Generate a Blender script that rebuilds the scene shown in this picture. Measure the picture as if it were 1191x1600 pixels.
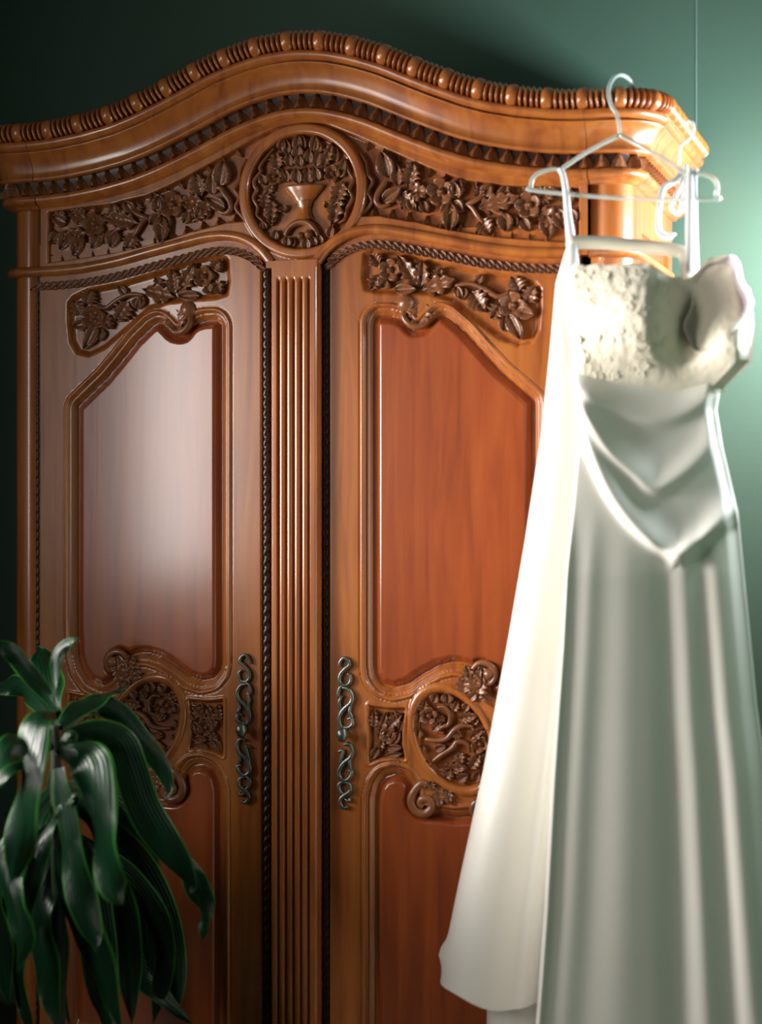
import bpy, math, random
import numpy as np
from mathutils import Vector, Matrix, noise as mnoise

# ------------------------------------------------------------------ camera, world, light, exposure
for o in list(bpy.data.objects):
    bpy.data.objects.remove(o, do_unlink=True)
scene = bpy.context.scene
col = scene.collection
TH = math.radians(17.1)
CAM = Vector((1.32537, -3.74292, 1.39))
cd = bpy.data.cameras.new('camera')
cam = bpy.data.objects.new('camera', cd)
col.objects.link(cam)
cam.location = CAM
cam.rotation_euler = (math.pi / 2, 0, TH)
cd.sensor_fit = 'VERTICAL'
cd.sensor_height = 56.0
cd.sensor_width = 41.7
cd.lens = 2900 / 1600 * 56.0
cd.shift_y = -58 / 1600.0
cd.shift_x = 0.0
cd.dof.use_dof = True
cd.dof.focus_distance = 4.03
cd.dof.aperture_fstop = 1.7
cd.clip_start = 0.05
scene.camera = cam

world = bpy.data.worlds.new('world')
scene.world = world
world.use_nodes = True
world.node_tree.nodes['Background'].inputs[0].default_value = (0.55, 0.66, 0.80, 1)
world.node_tree.nodes['Background'].inputs[1].default_value = 0.35

def area(name, loc, target, sx, sy, power, color):
    ld = bpy.data.lights.new(name, 'AREA')
    ld.shape = 'RECTANGLE'
    ld.size = sx
    ld.size_y = sy
    ld.energy = power
    ld.color = color
    o = bpy.data.objects.new(name, ld)
    col.objects.link(o)
    o.location = loc
    o.rotation_euler = (Vector(target) - Vector(loc)).to_track_quat('-Z', 'Z').to_euler()
    return o

# daylight entering through the two windows (left wall, right bay facet)
WL = dict(x=-1.35, y0=-1.55, y1=-.72, z0=1.02, z1=1.86)      # near left window (key)
WS = dict(x=-1.35, y0=-3.05, y1=-1.85, z0=1.22, z1=1.95)     # far left window, mirrored in the left door
for nm, w, pw, sp in (('window_daylight_key', WL, 53, 90), ('window_daylight_far', WS, 32, 180)):
    c_ = Vector((w['x'] + .03, (w['y0'] + w['y1']) / 2, (w['z0'] + w['z1']) / 2))
    area(nm, c_, c_ + Vector((1, 0, 0)), w['y1'] - w['y0'] - .1, w['z1'] - w['z0'] - .1, pw, (1.0, .955, .90)).data.spread = math.radians(sp)
WR = dict(x=1.30, y0=.40, y1=.62, z0=1.20, z1=2.50)           # tall narrow window in the alcove wall right of the armoire
c_ = Vector((WR['x'] - .03, (WR['y0'] + WR['y1']) / 2, (WR['z0'] + WR['z1']) / 2))
area('window_daylight_right', c_, c_ + Vector((-1, 0, 0)), WR['y1'] - WR['y0'] - .06, WR['z1'] - WR['z0'] - .06, 60, (.86, .95, 1.0))

vs = scene.view_settings
vs.view_transform = 'Standard'
vs.look = 'None'
vs.exposure = 0.0
vs.gamma = 1.0
vs.use_curve_mapping = False

random.seed(7)
PI = math.pi

# ------------------------------------------------------------------ helpers
def mesh(name, verts, faces, smooth=True):
    me = bpy.data.meshes.new(name)
    me.from_pydata([tuple(map(float, v)) for v in verts], [], [tuple(map(int, f)) for f in faces])
    me.update()
    if smooth:
        me.polygons.foreach_set('use_smooth', [True] * len(me.polygons))
    return me

def link(name, me, mat=None, parent=None, label=None):
    o = bpy.data.objects.new(name, me)
    col.objects.link(o)
    if mat is not None and len(me.materials) == 0:
        me.materials.append(mat)
    if parent is not None:
        o.parent = parent
        if parent.type == 'EMPTY' and parent.parent is None:
            o.matrix_parent_inverse = Matrix.Translation(-parent.location)
    if label:
        o['label'] = label
    return o

def obj(name, verts, faces, mat, parent=None, smooth=True, label=None):
    return link(name, mesh(name, verts, faces, smooth), mat, parent, label)

def root(name, label, cat, loc, group=None):
    o = bpy.data.objects.new(name, None)
    col.objects.link(o)
    o.location = loc
    o['label'] = label
    o['category'] = cat
    if group:
        o['group'] = group
    return o

def struct(o):
    o['kind'] = 'structure'
    return o

class MB:
    def __init__(self):
        self.v = []
        self.f = []
    def box(self, x0, x1, y0, y1, z0, z1):
        b = len(self.v)
        self.v += [(x0, y0, z0), (x1, y0, z0), (x1, y1, z0), (x0, y1, z0), (x0, y0, z1), (x1, y0, z1), (x1, y1, z1), (x0, y1, z1)]
        self.f += [tuple(b + i for i in q) for q in ((0, 3, 2, 1), (4, 5, 6, 7), (0, 1, 5, 4), (1, 2, 6, 5), (2, 3, 7, 6), (3, 0, 4, 7))]
        return self
    def grid(self, P, closed=False, flip=False):
        """P: array (rows, cols, 3)"""
        P = np.asarray(P, float)
        r, c = P.shape[:2]
        b = len(self.v)
        self.v += [tuple(p) for p in P.reshape(-1, 3)]
        for i in range(r - 1):
            for j in range(c if closed else c - 1):
                k = (j + 1) % c
                q = (b + i * c + j, b + i * c + k, b + (i + 1) * c + k, b + (i + 1) * c + j)
                self.f.append(q[::-1] if flip else q)
        return self
    def build(self, name, mat, parent=None, smooth=True, label=None):
        return obj(name, self.v, self.f, mat, parent, smooth, label)

def catmull(pts, n=8):
    P = [np.array(p, float) for p in pts]
    P = [2 * P[0] - P[1]] + P + [2 * P[-1] - P[-2]]
    out = []
    for i in range(1, len(P) - 2):
        for k in range(n):
            t = k / n
            a, b, c, d = P[i - 1], P[i], P[i + 1], P[i + 2]
            out.append(.5 * ((2 * b) + (-a + c) * t + (2 * a - 5 * b + 4 * c - d) * t * t + (-a + 3 * b - 3 * c + d) * t ** 3))
    out.append(P[-2])
    return np.array(out)

def tube_data(path, rad, seg=8, ref=(0, -1, 0), flat=1.0, cap=True):
    """tube along path; ref is a direction roughly normal to the path, flat scales along ref"""
    path = np.asarray(path, float)
    n = len(path)
    rad = np.broadcast_to(np.asarray(rad, float), (n,))
    T = np.gradient(path, axis=0)
    T /= np.linalg.norm(T, axis=1)[:, None] + 1e-12
    R = np.array(ref, float)
    rows = []
    for i in range(n):
        u = R - T[i] * R.dot(T[i])
        u /= np.linalg.norm(u) + 1e-12
        w = np.cross(T[i], u)
        a = np.arange(seg) * 2 * PI / seg
        rows.append(path[i] + rad[i] * (np.cos(a)[:, None] * u * flat + np.sin(a)[:, None] * w))
    m = MB()
    m.grid(np.array(rows), closed=True)
    if cap:
        m.f.append(tuple(range(seg))[::-1])
        m.f.append(tuple((n - 1) * seg + k for k in range(seg)))
    return m

def sstep(x, a, b):
    t = np.clip((x - a) / (b - a), 0, 1)
    return t * t * (3 - 2 * t)

def sdf(poly, X, Z):
    """signed distance, negative inside"""
    poly = np.asarray(poly, float)
    d = np.full(X.shape, 1e9)
    ins = np.zeros(X.shape, bool)
    n = len(poly)
    for i in range(n):
        a, b = poly[i], poly[(i + 1) % n]
        e = b - a
        L = e.dot(e) + 1e-18
        t = np.clip(((X - a[0]) * e[0] + (Z - a[1]) * e[1]) / L, 0, 1)
        d = np.minimum(d, np.hypot(X - a[0] - t * e[0], Z - a[1] - t * e[1]))
        if abs(e[1]) > 1e-12:
            c = ((a[1] > Z) != (b[1] > Z)) & (X < e[0] * (Z - a[1]) / e[1] + a[0])
            ins ^= c
    return np.where(ins, -d, d)

# ------------------------------------------------------------------ materials
def new_mat(name):
    m = bpy.data.materials.new(name)
    m.use_nodes = True
    nt = m.node_tree
    return m, nt, nt.nodes['Principled BSDF']

def nd(nt, t, **kw):
    n = nt.nodes.new(t)
    for k, v in kw.items():
        setattr(n, k, v)
    return n

def wood_mat(name, c0, c1, c2, rough=.38, coat=.3, scale=(14, 14, 1.1), bump=.04):
    m, nt, p = new_mat(name)
    tc = nd(nt, 'ShaderNodeTexCoord')
    oi = nd(nt, 'ShaderNodeObjectInfo')
    mp = nd(nt, 'ShaderNodeMapping')
    mp.inputs['Scale'].default_value = scale
    nt.links.new(tc.outputs['Object'], mp.inputs['Vector'])
    n1 = nd(nt, 'ShaderNodeTexNoise')
    n1.inputs['Scale'].default_value = 2.2
    n1.inputs['Detail'].default_value = 7
    n1.inputs['Distortion'].default_value = .6
    nt.links.new(mp.outputs[0], n1.inputs['Vector'])
    r = nd(nt, 'ShaderNodeValToRGB')
    e = r.color_ramp.elements
    e[0].position = .30; e[0].color = (*c0, 1)
    e[1].position = .72; e[1].color = (*c2, 1)
    k = e.new(.5); k.color = (*c1, 1)
    nt.links.new(n1.outputs['Fac'], r.inputs[0])
    n2 = nd(nt, 'ShaderNodeTexNoise')
    n2.inputs['Scale'].default_value = 3.0
    nt.links.new(tc.outputs['Object'], n2.inputs['Vector'])
    mx = nd(nt, 'ShaderNodeMix', data_type='RGBA', blend_type='MULTIPLY')
    mx.inputs[0].default_value = .3
    nt.links.new(r.outputs[0], mx.inputs[6])
    cr = nd(nt, 'ShaderNodeValToRGB')
    cr.color_ramp.elements[0].position = .35; cr.color_ramp.elements[0].color = (.62, .55, .5, 1)
    cr.color_ramp.elements[1].position = .65; cr.color_ramp.elements[1].color = (1.12, 1.1, 1.05, 1)
    nt.links.new(n2.outputs['Fac'], cr.inputs[0])
    nt.links.new(cr.outputs[0], mx.inputs[7])
    nt.links.new(mx.outputs[2], p.inputs['Base Color'])
    p.inputs['Roughness'].default_value = rough
    p.inputs['Coat Weight'].default_value = coat
    p.inputs['Coat Roughness'].default_value = .17
    b = nd(nt, 'ShaderNodeBump')
    b.inputs['Strength'].default_value = bump
    b.inputs['Distance'].default_value = .01
    nt.links.new(n1.outputs['Fac'], b.inputs['Height'])
    nt.links.new(b.outputs[0], p.inputs['Normal'])
    return m

def plain_mat(name, c, rough=.6, metal=0.0, var=.12, vscale=6, bump=0.0, bscale=60, spec=.5):
    m, nt, p = new_mat(name)
    tc = nd(nt, 'ShaderNodeTexCoord')
    n = nd(nt, 'ShaderNodeTexNoise')
    n.inputs['Scale'].default_value = vscale
    n.inputs['Detail'].default_value = 4
    nt.links.new(tc.outputs['Object'], n.inputs['Vector'])
    r = nd(nt, 'ShaderNodeValToRGB')
    r.color_ramp.elements[0].position = .3
    r.color_ramp.elements[1].position = .7
    r.color_ramp.elements[0].color = (*[v * (1 - var) for v in c], 1)
    r.color_ramp.elements[1].color = (*[v * (1 + var) for v in c], 1)
    nt.links.new(n.outputs['Fac'], r.inputs[0])
    nt.links.new(r.outputs[0], p.inputs['Base Color'])
    p.inputs['Roughness'].default_value = rough
    p.inputs['Metallic'].default_value = metal
    p.inputs['Specular IOR Level'].default_value = spec
    if bump:
        n2 = nd(nt, 'ShaderNodeTexNoise')
        n2.inputs['Scale'].default_value = bscale
        n2.inputs['Detail'].default_value = 5
        nt.links.new(tc.outputs['Object'], n2.inputs['Vector'])
        b = nd(nt, 'ShaderNodeBump')
        b.inputs['Strength'].default_value = bump
        b.inputs['Distance'].default_value = .005
        nt.links.new(n2.outputs['Fac'], b.inputs['Height'])
        nt.links.new(b.outputs[0], p.inputs['Normal'])
    return m

M_FRAME = wood_mat('mahogany_frame', (.32, .080, .016), (.46, .134, .025), (.54, .178, .033), rough=.33, coat=.9)
M_PANEL = wood_mat('mahogany_panel', (.28, .054, .013), (.38, .076, .017), (.43, .100, .022), rough=.30, coat=1.0)
M_CARVE = wood_mat('mahogany_carved', (.16, .054, .020), (.26, .092, .034), (.35, .130, .050), rough=.33, coat=.4, scale=(9, 9, 3), bump=.08)
M_DARKW = wood_mat('mahogany_dark_trim', (.045, .018, .010), (.075, .030, .016), (.11, .045, .024), rough=.42, coat=.2, scale=(9, 9, 3))
M_ROPE = wood_mat('ebonised_rope', (.016, .008, .005), (.028, .013, .008), (.045, .02, .012), rough=.4, coat=.3, scale=(9, 9, 3))
M_BRONZE = plain_mat('antique_bronze', (.20, .22, .20), rough=.34, metal=.8, var=.35, vscale=40)
M_WALL = plain_mat('green_wall_paint', (.080, .150, .108), rough=.62, var=.05, vscale=2.0, bump=.06, bscale=180, spec=.4)
M_PALE_LINE = plain_mat('pale_green_line', (.26, .36, .31), rough=.5, var=.03)
M_FLOOR = wood_mat('dark_floor_boards', (.03, .018, .01), (.05, .03, .018), (.07, .042, .025), scale=(2, 14, 2))
M_CEIL = plain_mat('ceiling_paint', (.10, .105, .095), rough=.8, var=.03)
M_TRIM = plain_mat('window_paint', (.62, .62, .58), rough=.5, var=.03)

# ------------------------------------------------------------------ measured layouts (metres)
FRIEZE_D=[('T',[(0.1287,2.0711),(0.1416,2.05),(0.1459,2.0253),(0.1566,2.0084),(0.1459,1.9884),(0.1544,1.9676),(0.1394,1.9478),(0.133,1.9378)],0.0095),('P',0.1907,2.015,0.1801,2.0644,0.0301),('P',0.2099,1.9978,0.2086,2.0406,0.0215),('L',0.2332,1.9927,0.2459,2.0408,0.0344),('L',0.229,1.9847,0.2754,1.9826,0.0322),('T',[(0.2014,2.0124),(0.1886,2.011),(0.1801,1.9991),(0.1673,1.9814),(0.1651,1.9651),(0.1779,1.9564),(0.195,1.9618)],0.015),('P',0.1779,1.9666,0.2163,1.9894,0.0215),('L',0.212,1.9855,0.2501,1.9472,0.0301),('P',0.2247,1.9727,0.2226,1.9484,0.015),('P',0.2396,1.9721,0.2417,1.9456,0.015),('P',0.2522,1.9674,0.2564,1.9429,0.015),('P',0.2649,1.9628,0.2733,1.9402,0.0172),('F',0.3048,1.9813,0.0267),('P',0.3299,1.9721,0.3465,2.0036,0.0258),('P',0.3403,1.9636,0.334,1.9961,0.0215),('P',0.3319,1.9599,0.3507,1.939,0.0215),('P',0.3278,1.9581,0.3111,1.9326,0.0215),('P',0.3278,1.9561,0.3257,1.9017,0.0258),('T',[(0.359,1.9547),(0.3735,1.9441),(0.3859,1.9255),(0.3963,1.913)],0.012),('L',0.388,1.9214,0.4086,1.8904,0.0344),('T',[(0.3569,1.9508),(0.3797,1.9599),(0.4004,1.973)],0.0129),('L',0.3839,1.9617,0.3901,1.9875,0.0236),('P',0.3963,1.9692,0.4128,1.9885,0.0215),('L',0.3797,1.9418,0.4661,1.9621,0.0322),('P',0.4333,1.9515,0.4456,1.987,0.0215),('T',[(0.4045,1.9407),(0.4333,1.9315),(0.4497,1.9189)],0.0112),('P',0.4415,1.9312,0.4456,1.895,0.0258),('P',0.4538,1.9227,0.4661,1.9022,0.0193),('F',0.4914,1.9451,0.0249),('L',0.5068,1.9563,0.5473,1.9744,0.0301),('L',0.5068,1.9285,0.5594,1.9104,0.0344),('P',0.5271,1.9237,0.5352,1.8796,0.0236),('P',0.519,1.9638,0.5311,1.9811,0.0193),('P',0.4783,1.9177,0.4926,1.8932,0.0193),('P',0.5513,1.9346,0.5674,1.8943,0.0258),('P',0.5594,1.9501,0.5875,1.9647,0.0236),('P',0.5755,1.9296,0.5915,1.9091,0.0215),('P',0.5715,1.9614,0.5755,1.9811,0.0172)]
MEDAL=[('T',[(-0.041,1.903),(-0.0281,1.9219),(-0.0076,1.9307),(0.0128,1.9275),(0.0281,1.9125),(0.0345,1.9002)],0.0157),('B',0.0141,1.9034,0.011),('B',-0.0038,1.9004,0.0094),('P',-0.0513,2.085,-0.0448,2.1077,0.0157),('P',-0.0345,2.0769,-0.0384,2.1062,0.0157),('P',-0.0127,2.0831,-0.0115,2.1144,0.0183),('P',0.0001,2.0848,-0.0012,2.1138,0.013),('P',0.0256,2.0811,0.0281,2.1099,0.0183),('P',0.0332,2.0711,0.0345,2.0999,0.0157),('L',0.0434,2.0441,0.0662,2.091,0.0209),('P',0.0713,2.0548,0.0738,2.0858,0.013),('L',-0.0564,2.0441,-0.0616,2.0783,0.0287),('P',-0.0307,2.0501,-0.032,2.0768,0.0157),('P',-0.0127,2.0662,-0.0102,2.0926,0.0209),('P',-0.0076,2.049,-0.0076,2.0707,0.0183),('P',0.0128,2.0552,0.0154,2.0816,0.0183),('P',0.0281,2.0497,0.0358,2.0758,0.0183),('F',-0.0655,2.03,0.0157),('F',0.0662,2.031,0.0162),('P',-0.0384,2.0166,-0.041,2.0434,0.0183),('P',-0.0127,2.013,-0.0127,2.042,0.0209),('P',0.0128,2.0119,0.0103,2.0433,0.0209),('P',0.0332,2.0157,0.0281,2.0425,0.0209),('L',-0.0436,2.0169,-0.0487,2.0365,0.0157),('P',0.0789,2.0208,0.094,2.0584,0.0183),('P',-0.0848,2.0139,-0.0952,2.0339,0.0157),('L',-0.0848,1.9945,-0.0693,2.0132,0.0157),('L',0.0915,2.0154,0.0713,1.9684,0.0339),('L',0.0789,1.9872,0.0687,1.9253,0.0313),('P',0.0611,1.9688,0.051,1.9596,0.0157),('L',-0.0848,1.9994,-0.0874,1.9655,0.0235),('L',-0.0693,1.9841,-0.0719,1.9309,0.0235),('P',-0.0487,1.9687,-0.0436,1.954,0.0157),('T',[(-0.0667,2.0907),(-0.0771,2.0791),(-0.0874,2.0675),(-0.0978,2.0534),(-0.0965,2.0412),(-0.1108,2.0249),(-0.1108,2.0127),(-0.1056,2.0027),(-0.1134,1.9861),(-0.103,1.9662),(-0.1056,1.9493),(-0.0926,1.9366),(-0.09,1.9195)],0.0104),('T',[(0.094,2.056),(0.1041,2.0316),(0.1141,2.0144),(0.1041,1.9957),(0.1116,1.9762),(0.099,1.9552),(0.094,1.9339),(0.0789,1.9249)],0.0094),('P',-0.0667,1.8943,-0.0616,1.9135,0.0157),('P',-0.0358,1.8787,-0.0358,1.898,0.0157),('P',-0.0256,1.8783,-0.023,1.8975,0.0104),('P',0.0077,1.8723,0.0077,1.894,0.0183),('P',0.0281,1.8788,0.023,1.8958,0.013),('P',0.0383,1.8832,0.0358,1.9001,0.0157),('P',0.0586,1.8969,0.0662,1.9182,0.0157),('P',-0.0874,1.9169,-0.0926,1.9341,0.013)]
SPAND=[('F',0.4571,1.74,0.0259),('L',0.4736,1.7671,0.459,1.7967,0.0333),('L',0.4847,1.744,0.5031,1.7746,0.0296),('P',0.47,1.727,0.4994,1.721,0.0222),('P',0.448,1.7231,0.4736,1.6737,0.0222),('P',0.4407,1.7163,0.4407,1.6896,0.0185),('L',0.4334,1.7427,0.4151,1.7157,0.0296),('T',[(0.4516,1.7665),(0.4261,1.7592),(0.397,1.7767),(0.368,1.7875),(0.3355,1.7849)],0.0126),('P',0.3788,1.7878,0.3933,1.8048,0.0148),('L',0.368,1.7742,0.397,1.7319,0.037),('P',0.3535,1.7804,0.3499,1.7572,0.0185),('P',0.3355,1.7832,0.3499,1.7572,0.0148),('L',0.2603,1.7778,0.3283,1.7962,0.0333),('L',0.2889,1.7918,0.305,1.8203,0.0222),('L',0.2603,1.7811,0.2657,1.8339,0.0296),('L',0.2568,1.781,0.216,1.8454,0.0296),('F',0.193,1.8217,0.0215),('L',0.1719,1.8341,0.1543,1.8531,0.0259),('L',0.1684,1.8144,0.1543,1.7846,0.0259),('P',0.186,1.8019,0.1754,1.7852,0.0222),('P',0.2036,1.7795,0.2461,1.7807,0.0185),('L',0.2675,1.7583,0.2532,1.7021,0.0407),('B',0.2284,1.7507,0.0203),('T',[(0.2248,1.7407),(0.2248,1.7211),(0.239,1.705),(0.2603,1.7022),(0.2782,1.7191)],0.0163)]
OVAL=[('P',0.2865,0.9143,0.2945,0.9301,0.0165),('P',0.3186,0.9129,0.3186,0.9336,0.0192),('L',0.2623,0.8876,0.2704,0.9138,0.0192),('P',0.2542,0.8717,0.2596,0.8901,0.0165),('P',0.2515,0.8379,0.2569,0.8563,0.0165),('F',0.2784,0.8856,0.0165),('T',[(0.2972,0.9044),(0.3133,0.905),(0.3239,0.8899),(0.3213,0.8692),(0.3079,0.8635),(0.2972,0.8527),(0.3106,0.8507)],0.0099),('L',0.2838,0.8522,0.3026,0.8736,0.0165),('T',[(0.2704,0.8361),(0.2972,0.8346),(0.3186,0.8407),(0.3346,0.8594),(0.3532,0.8679),(0.3744,0.8661)],0.0123),('L',0.3399,0.8802,0.3797,0.8895,0.0192),('L',0.3293,0.8953,0.3399,0.9163,0.0165),('P',0.3532,0.8987,0.3638,0.9146,0.0137),('T',[(0.2865,0.7902),(0.3079,0.8067),(0.3293,0.8205),(0.3399,0.8339),(0.3612,0.8296),(0.3665,0.8118)],0.0123),('L',0.3026,0.7729,0.3559,0.7805,0.0219),('L',0.3133,0.7553,0.3239,0.7765,0.0247),('L',0.3373,0.7513,0.3612,0.7653,0.0192),('P',0.2596,0.8097,0.265,0.8229,0.0137),('P',0.2758,0.7794,0.2784,0.7924,0.0137),('L',0.3399,0.8133,0.3479,0.7879,0.0219),('L',0.3665,0.7759,0.3876,0.8102,0.0219),('L',0.3665,0.8401,0.3929,0.8617,0.0219),('P',0.3718,0.8712,0.3824,0.887,0.0137),('F',0.389,0.8308,0.0165),('L',0.3929,0.7899,0.4087,0.8111,0.0192),('P',0.3771,0.7507,0.385,0.7716,0.0165),('P',0.4008,0.8416,0.4114,0.8625,0.0165),('L',0.3133,0.874,0.2972,0.8837,0.0137),('L',0.3506,0.8446,0.3293,0.854,0.0165),('P',0.2919,0.8163,0.3133,0.8224,0.0137)]
DOORLEAF=[('L',0.3532,0.9322,0.3559,0.9709,0.0302),('L',0.3771,0.9202,0.3956,0.9696,0.0302),('P',0.3744,0.9458,0.3903,0.9873,0.0165),('P',0.3665,0.9249,0.3824,0.9358,0.0165),('L',0.2865,0.7307,0.2838,0.7487,0.0165),('L',0.2999,0.7443,0.3039,0.7006,0.0247),('L',0.3186,0.7375,0.3253,0.7069,0.0192)]
SCROLL=[('T',[(0.2758,0.738),(0.265,0.7452),(0.2488,0.7289),(0.2407,0.7077),(0.2488,0.6874),(0.2704,0.6808),(0.2865,0.6945),(0.2811,0.7098),(0.265,0.7115),(0.2596,0.7009),(0.2677,0.6949)],0.0198)]
SQUARE=[('L',0.1647,0.8317,0.1838,0.8846,0.0192),('L',0.1865,0.856,0.2164,0.8858,0.0192),('F',0.1892,0.8405,0.0165),('L',0.1565,0.8522,0.1592,0.8889,0.0165),('P',0.2001,0.8227,0.2137,0.8493,0.0137),('L',0.1647,0.8056,0.1783,0.8322,0.0165),('P',0.1865,0.8143,0.2164,0.8156,0.0123),('P',0.151,0.7893,0.1674,0.8135,0.0137),('P',0.2055,0.8698,0.2001,0.8904,0.0123),('P',0.2137,0.8545,0.2191,0.8703,0.011),('P',0.1838,0.796,0.2164,0.8026,0.011)]
HANDLE=[('T',[(0.083,0.9829),(0.0843,0.9925),(0.093,1.0022),(0.103,0.9966),(0.1055,0.9872),(0.0955,0.9786),(0.0868,0.9688),(0.083,0.9568),(0.0868,0.9474),(0.098,0.9442),(0.1068,0.9505),(0.1085,0.9624),(0.1018,0.9693)],0.0062),('T',[(0.098,0.9435),(0.0868,0.9403),(0.0818,0.9306),(0.0818,0.9188),(0.0905,0.9202)],0.0057),('T',[(0.0905,0.9392),(0.103,0.9361),(0.1117,0.9222),(0.1092,0.9079),(0.093,0.893),(0.0835,0.8761),(0.0843,0.8619),(0.0905,0.8526)],0.0073),('T',[(0.088,0.9213),(0.083,0.9069),(0.0855,0.8951),(0.0843,0.8809)],0.0057),('T',[(0.1105,0.9079),(0.106,0.8888),(0.1105,0.8771),(0.1005,0.872)],0.0057),('T',[(0.1105,0.8747),(0.113,0.863),(0.1043,0.8551),(0.093,0.8551)],0.0067),('T',[(0.093,0.8183),(0.1055,0.82),(0.1125,0.8061),(0.108,0.7917),(0.093,0.7791),(0.0825,0.762),(0.0843,0.7491),(0.0955,0.7425),(0.1068,0.749),(0.1117,0.761),(0.103,0.7642)],0.0073),('T',[(0.0805,0.8023),(0.0918,0.8064),(0.088,0.7884),(0.0843,0.7764),(0.0825,0.762)],0.0057),('T',[(0.11,0.7941),(0.106,0.7774),(0.1105,0.7645)],0.0057),('T',[(0.0955,0.7425),(0.083,0.7336),(0.0843,0.7194),(0.093,0.7115)],0.0067),('T',[(0.0943,0.7393),(0.1055,0.7347),(0.1075,0.7205),(0.0905,0.7078),(0.0843,0.6956),(0.093,0.6842),(0.1025,0.6871)],0.0067),('T',[(0.0955,0.7033),(0.1055,0.6991),(0.1068,0.7063)],0.0052)]
SP_OUT=[(-0.5508,1.7716),(-0.5399,1.7841),(-0.507,1.7974),(-0.434,1.808),(-0.3252,1.8341),(-0.2541,1.8555),(-0.1912,1.8645),(-0.1763,1.8556),(-0.1733,1.8098),(-0.1778,1.7836),(-0.2016,1.7774),(-0.2571,1.7748),(-0.3146,1.7708),(-0.3618,1.7566),(-0.397,1.728),(-0.434,1.6992),(-0.4696,1.6731),(-0.507,1.6583),(-0.532,1.6644),(-0.5461,1.6875),(-0.5508,1.7346)]
SKIRT=[(1.5844,0.6195,0.9048),(1.5163,0.6259,0.8926),(1.442,0.6284,0.9048),(1.3182,0.6195,0.9338),(1.1942,0.6119,0.9458),(1.0701,0.6055,0.9579),(0.9458,0.5966,0.9699),(0.8213,0.5877,0.9866),(0.5721,0.5736,1.0093),(0.4095,0.5608,1.0247),(0.3217,0.5531,1.0342),(0.0712,0.539,1.0567)]
TRAIN=[(1.8414,0.5795),(1.7779,0.5585),(1.624,0.544),(1.4698,0.5281),(1.2506,0.4949),(1.0561,0.4616),(0.795,0.412),(0.5711,0.3633),(0.4254,0.3333),(0.3593,0.3238)]
SWAG1=[(0.6498,1.5016),(0.6804,1.4166),(0.717,1.3442),(0.7654,1.2843),(0.8254,1.2394),(0.867,1.2614),(0.9083,1.3034),(0.9435,1.3332)]
SWAG2=[(0.6535,1.5258),(0.7048,1.4407),(0.7533,1.39),(0.7895,1.3624),(0.8373,1.39),(0.8847,1.44),(0.913,1.4932)]
SWAG3=[(0.6473,1.5562),(0.717,1.5106),(0.7774,1.4944),(0.8373,1.5058),(0.8906,1.5445)]
SWAG4=[(0.8373,1.2312),(0.8729,1.2674),(0.9142,1.2915),(0.9435,1.3072)]
HOOK=[(0.7068,2.1556),(0.7131,2.1678),(0.7093,2.1793),(0.6992,2.1837),(0.6891,2.1756),(0.6815,2.1559),(0.6802,2.1346),(0.6865,2.1141),(0.6967,2.096),(0.7017,2.0706),(0.7017,2.0555)]
HANGER=[(0.7017,2.0567),(0.6433,2.0296),(0.5921,1.9993),(0.5856,1.9908),(0.574,1.9964),(0.5482,1.9926),(0.53,1.982),(0.5248,1.9631),(0.5326,1.9551),(0.7106,1.9321),(0.8823,1.9221),(0.8896,1.9316),(0.8921,1.9488),(0.8823,1.9641),(0.8614,1.9725),(0.8478,1.9707),(0.8318,1.974),(0.792,2.0033),(0.742,2.0333),(0.7017,2.0567)]
BAND=[(0.6092,1.8461),(0.669,1.8452),(0.7444,1.8374),(0.8005,1.8292),(0.8264,1.8196),(0.835,1.7946),(0.8363,1.7636)]
STRAPL=[(0.5838,1.9969),(0.5915,1.9801),(0.5979,1.9482),(0.6031,1.9038),(0.6095,1.8594),(0.6146,1.8213),(0.6159,1.7898)]
STRAPR=[(0.8418,1.9843),(0.8405,1.9621),(0.8418,1.9125),(0.843,1.8629),(0.8455,1.8133),(0.8479,1.7761)]
HOOK2=[(0.8123,2.0884),(0.82,2.0982),(0.8289,2.0951),(0.8314,2.0796),(0.8251,2.0646),(0.8149,2.055),(0.8072,2.0464),(0.8047,2.0261),(0.806,2.0094)]
RIB1=[(0.8171,2.0036),(0.8034,1.9754),(0.7821,1.9576),(0.7758,1.9265),(0.7733,1.8952),(0.7758,1.8699),(0.7884,1.8569),(0.8071,1.8537)]
RIB2=[(0.8184,2.0035),(0.8134,1.9687),(0.8009,1.9379),(0.7959,1.9168),(0.8109,1.9062),(0.8184,1.9434),(0.8209,1.9808),(0.8184,2.0035)]
RIB3=[(0.8184,2.006),(0.8221,1.9683),(0.8234,1.9307),(0.8209,1.9057)]
BODROWS=[(0.611,1.8141),(0.9536,1.8022),(0.6047,1.7647),(0.9572,1.7539),(0.6148,1.69),(0.9667,1.6573),(0.6211,1.6155),(0.9596,1.5948),(0.6274,1.5659),(0.9071,1.5473)]
CUP=[(0.8927,1.7057),(0.9498,1.7042),(0.8927,1.8021)]
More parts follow.
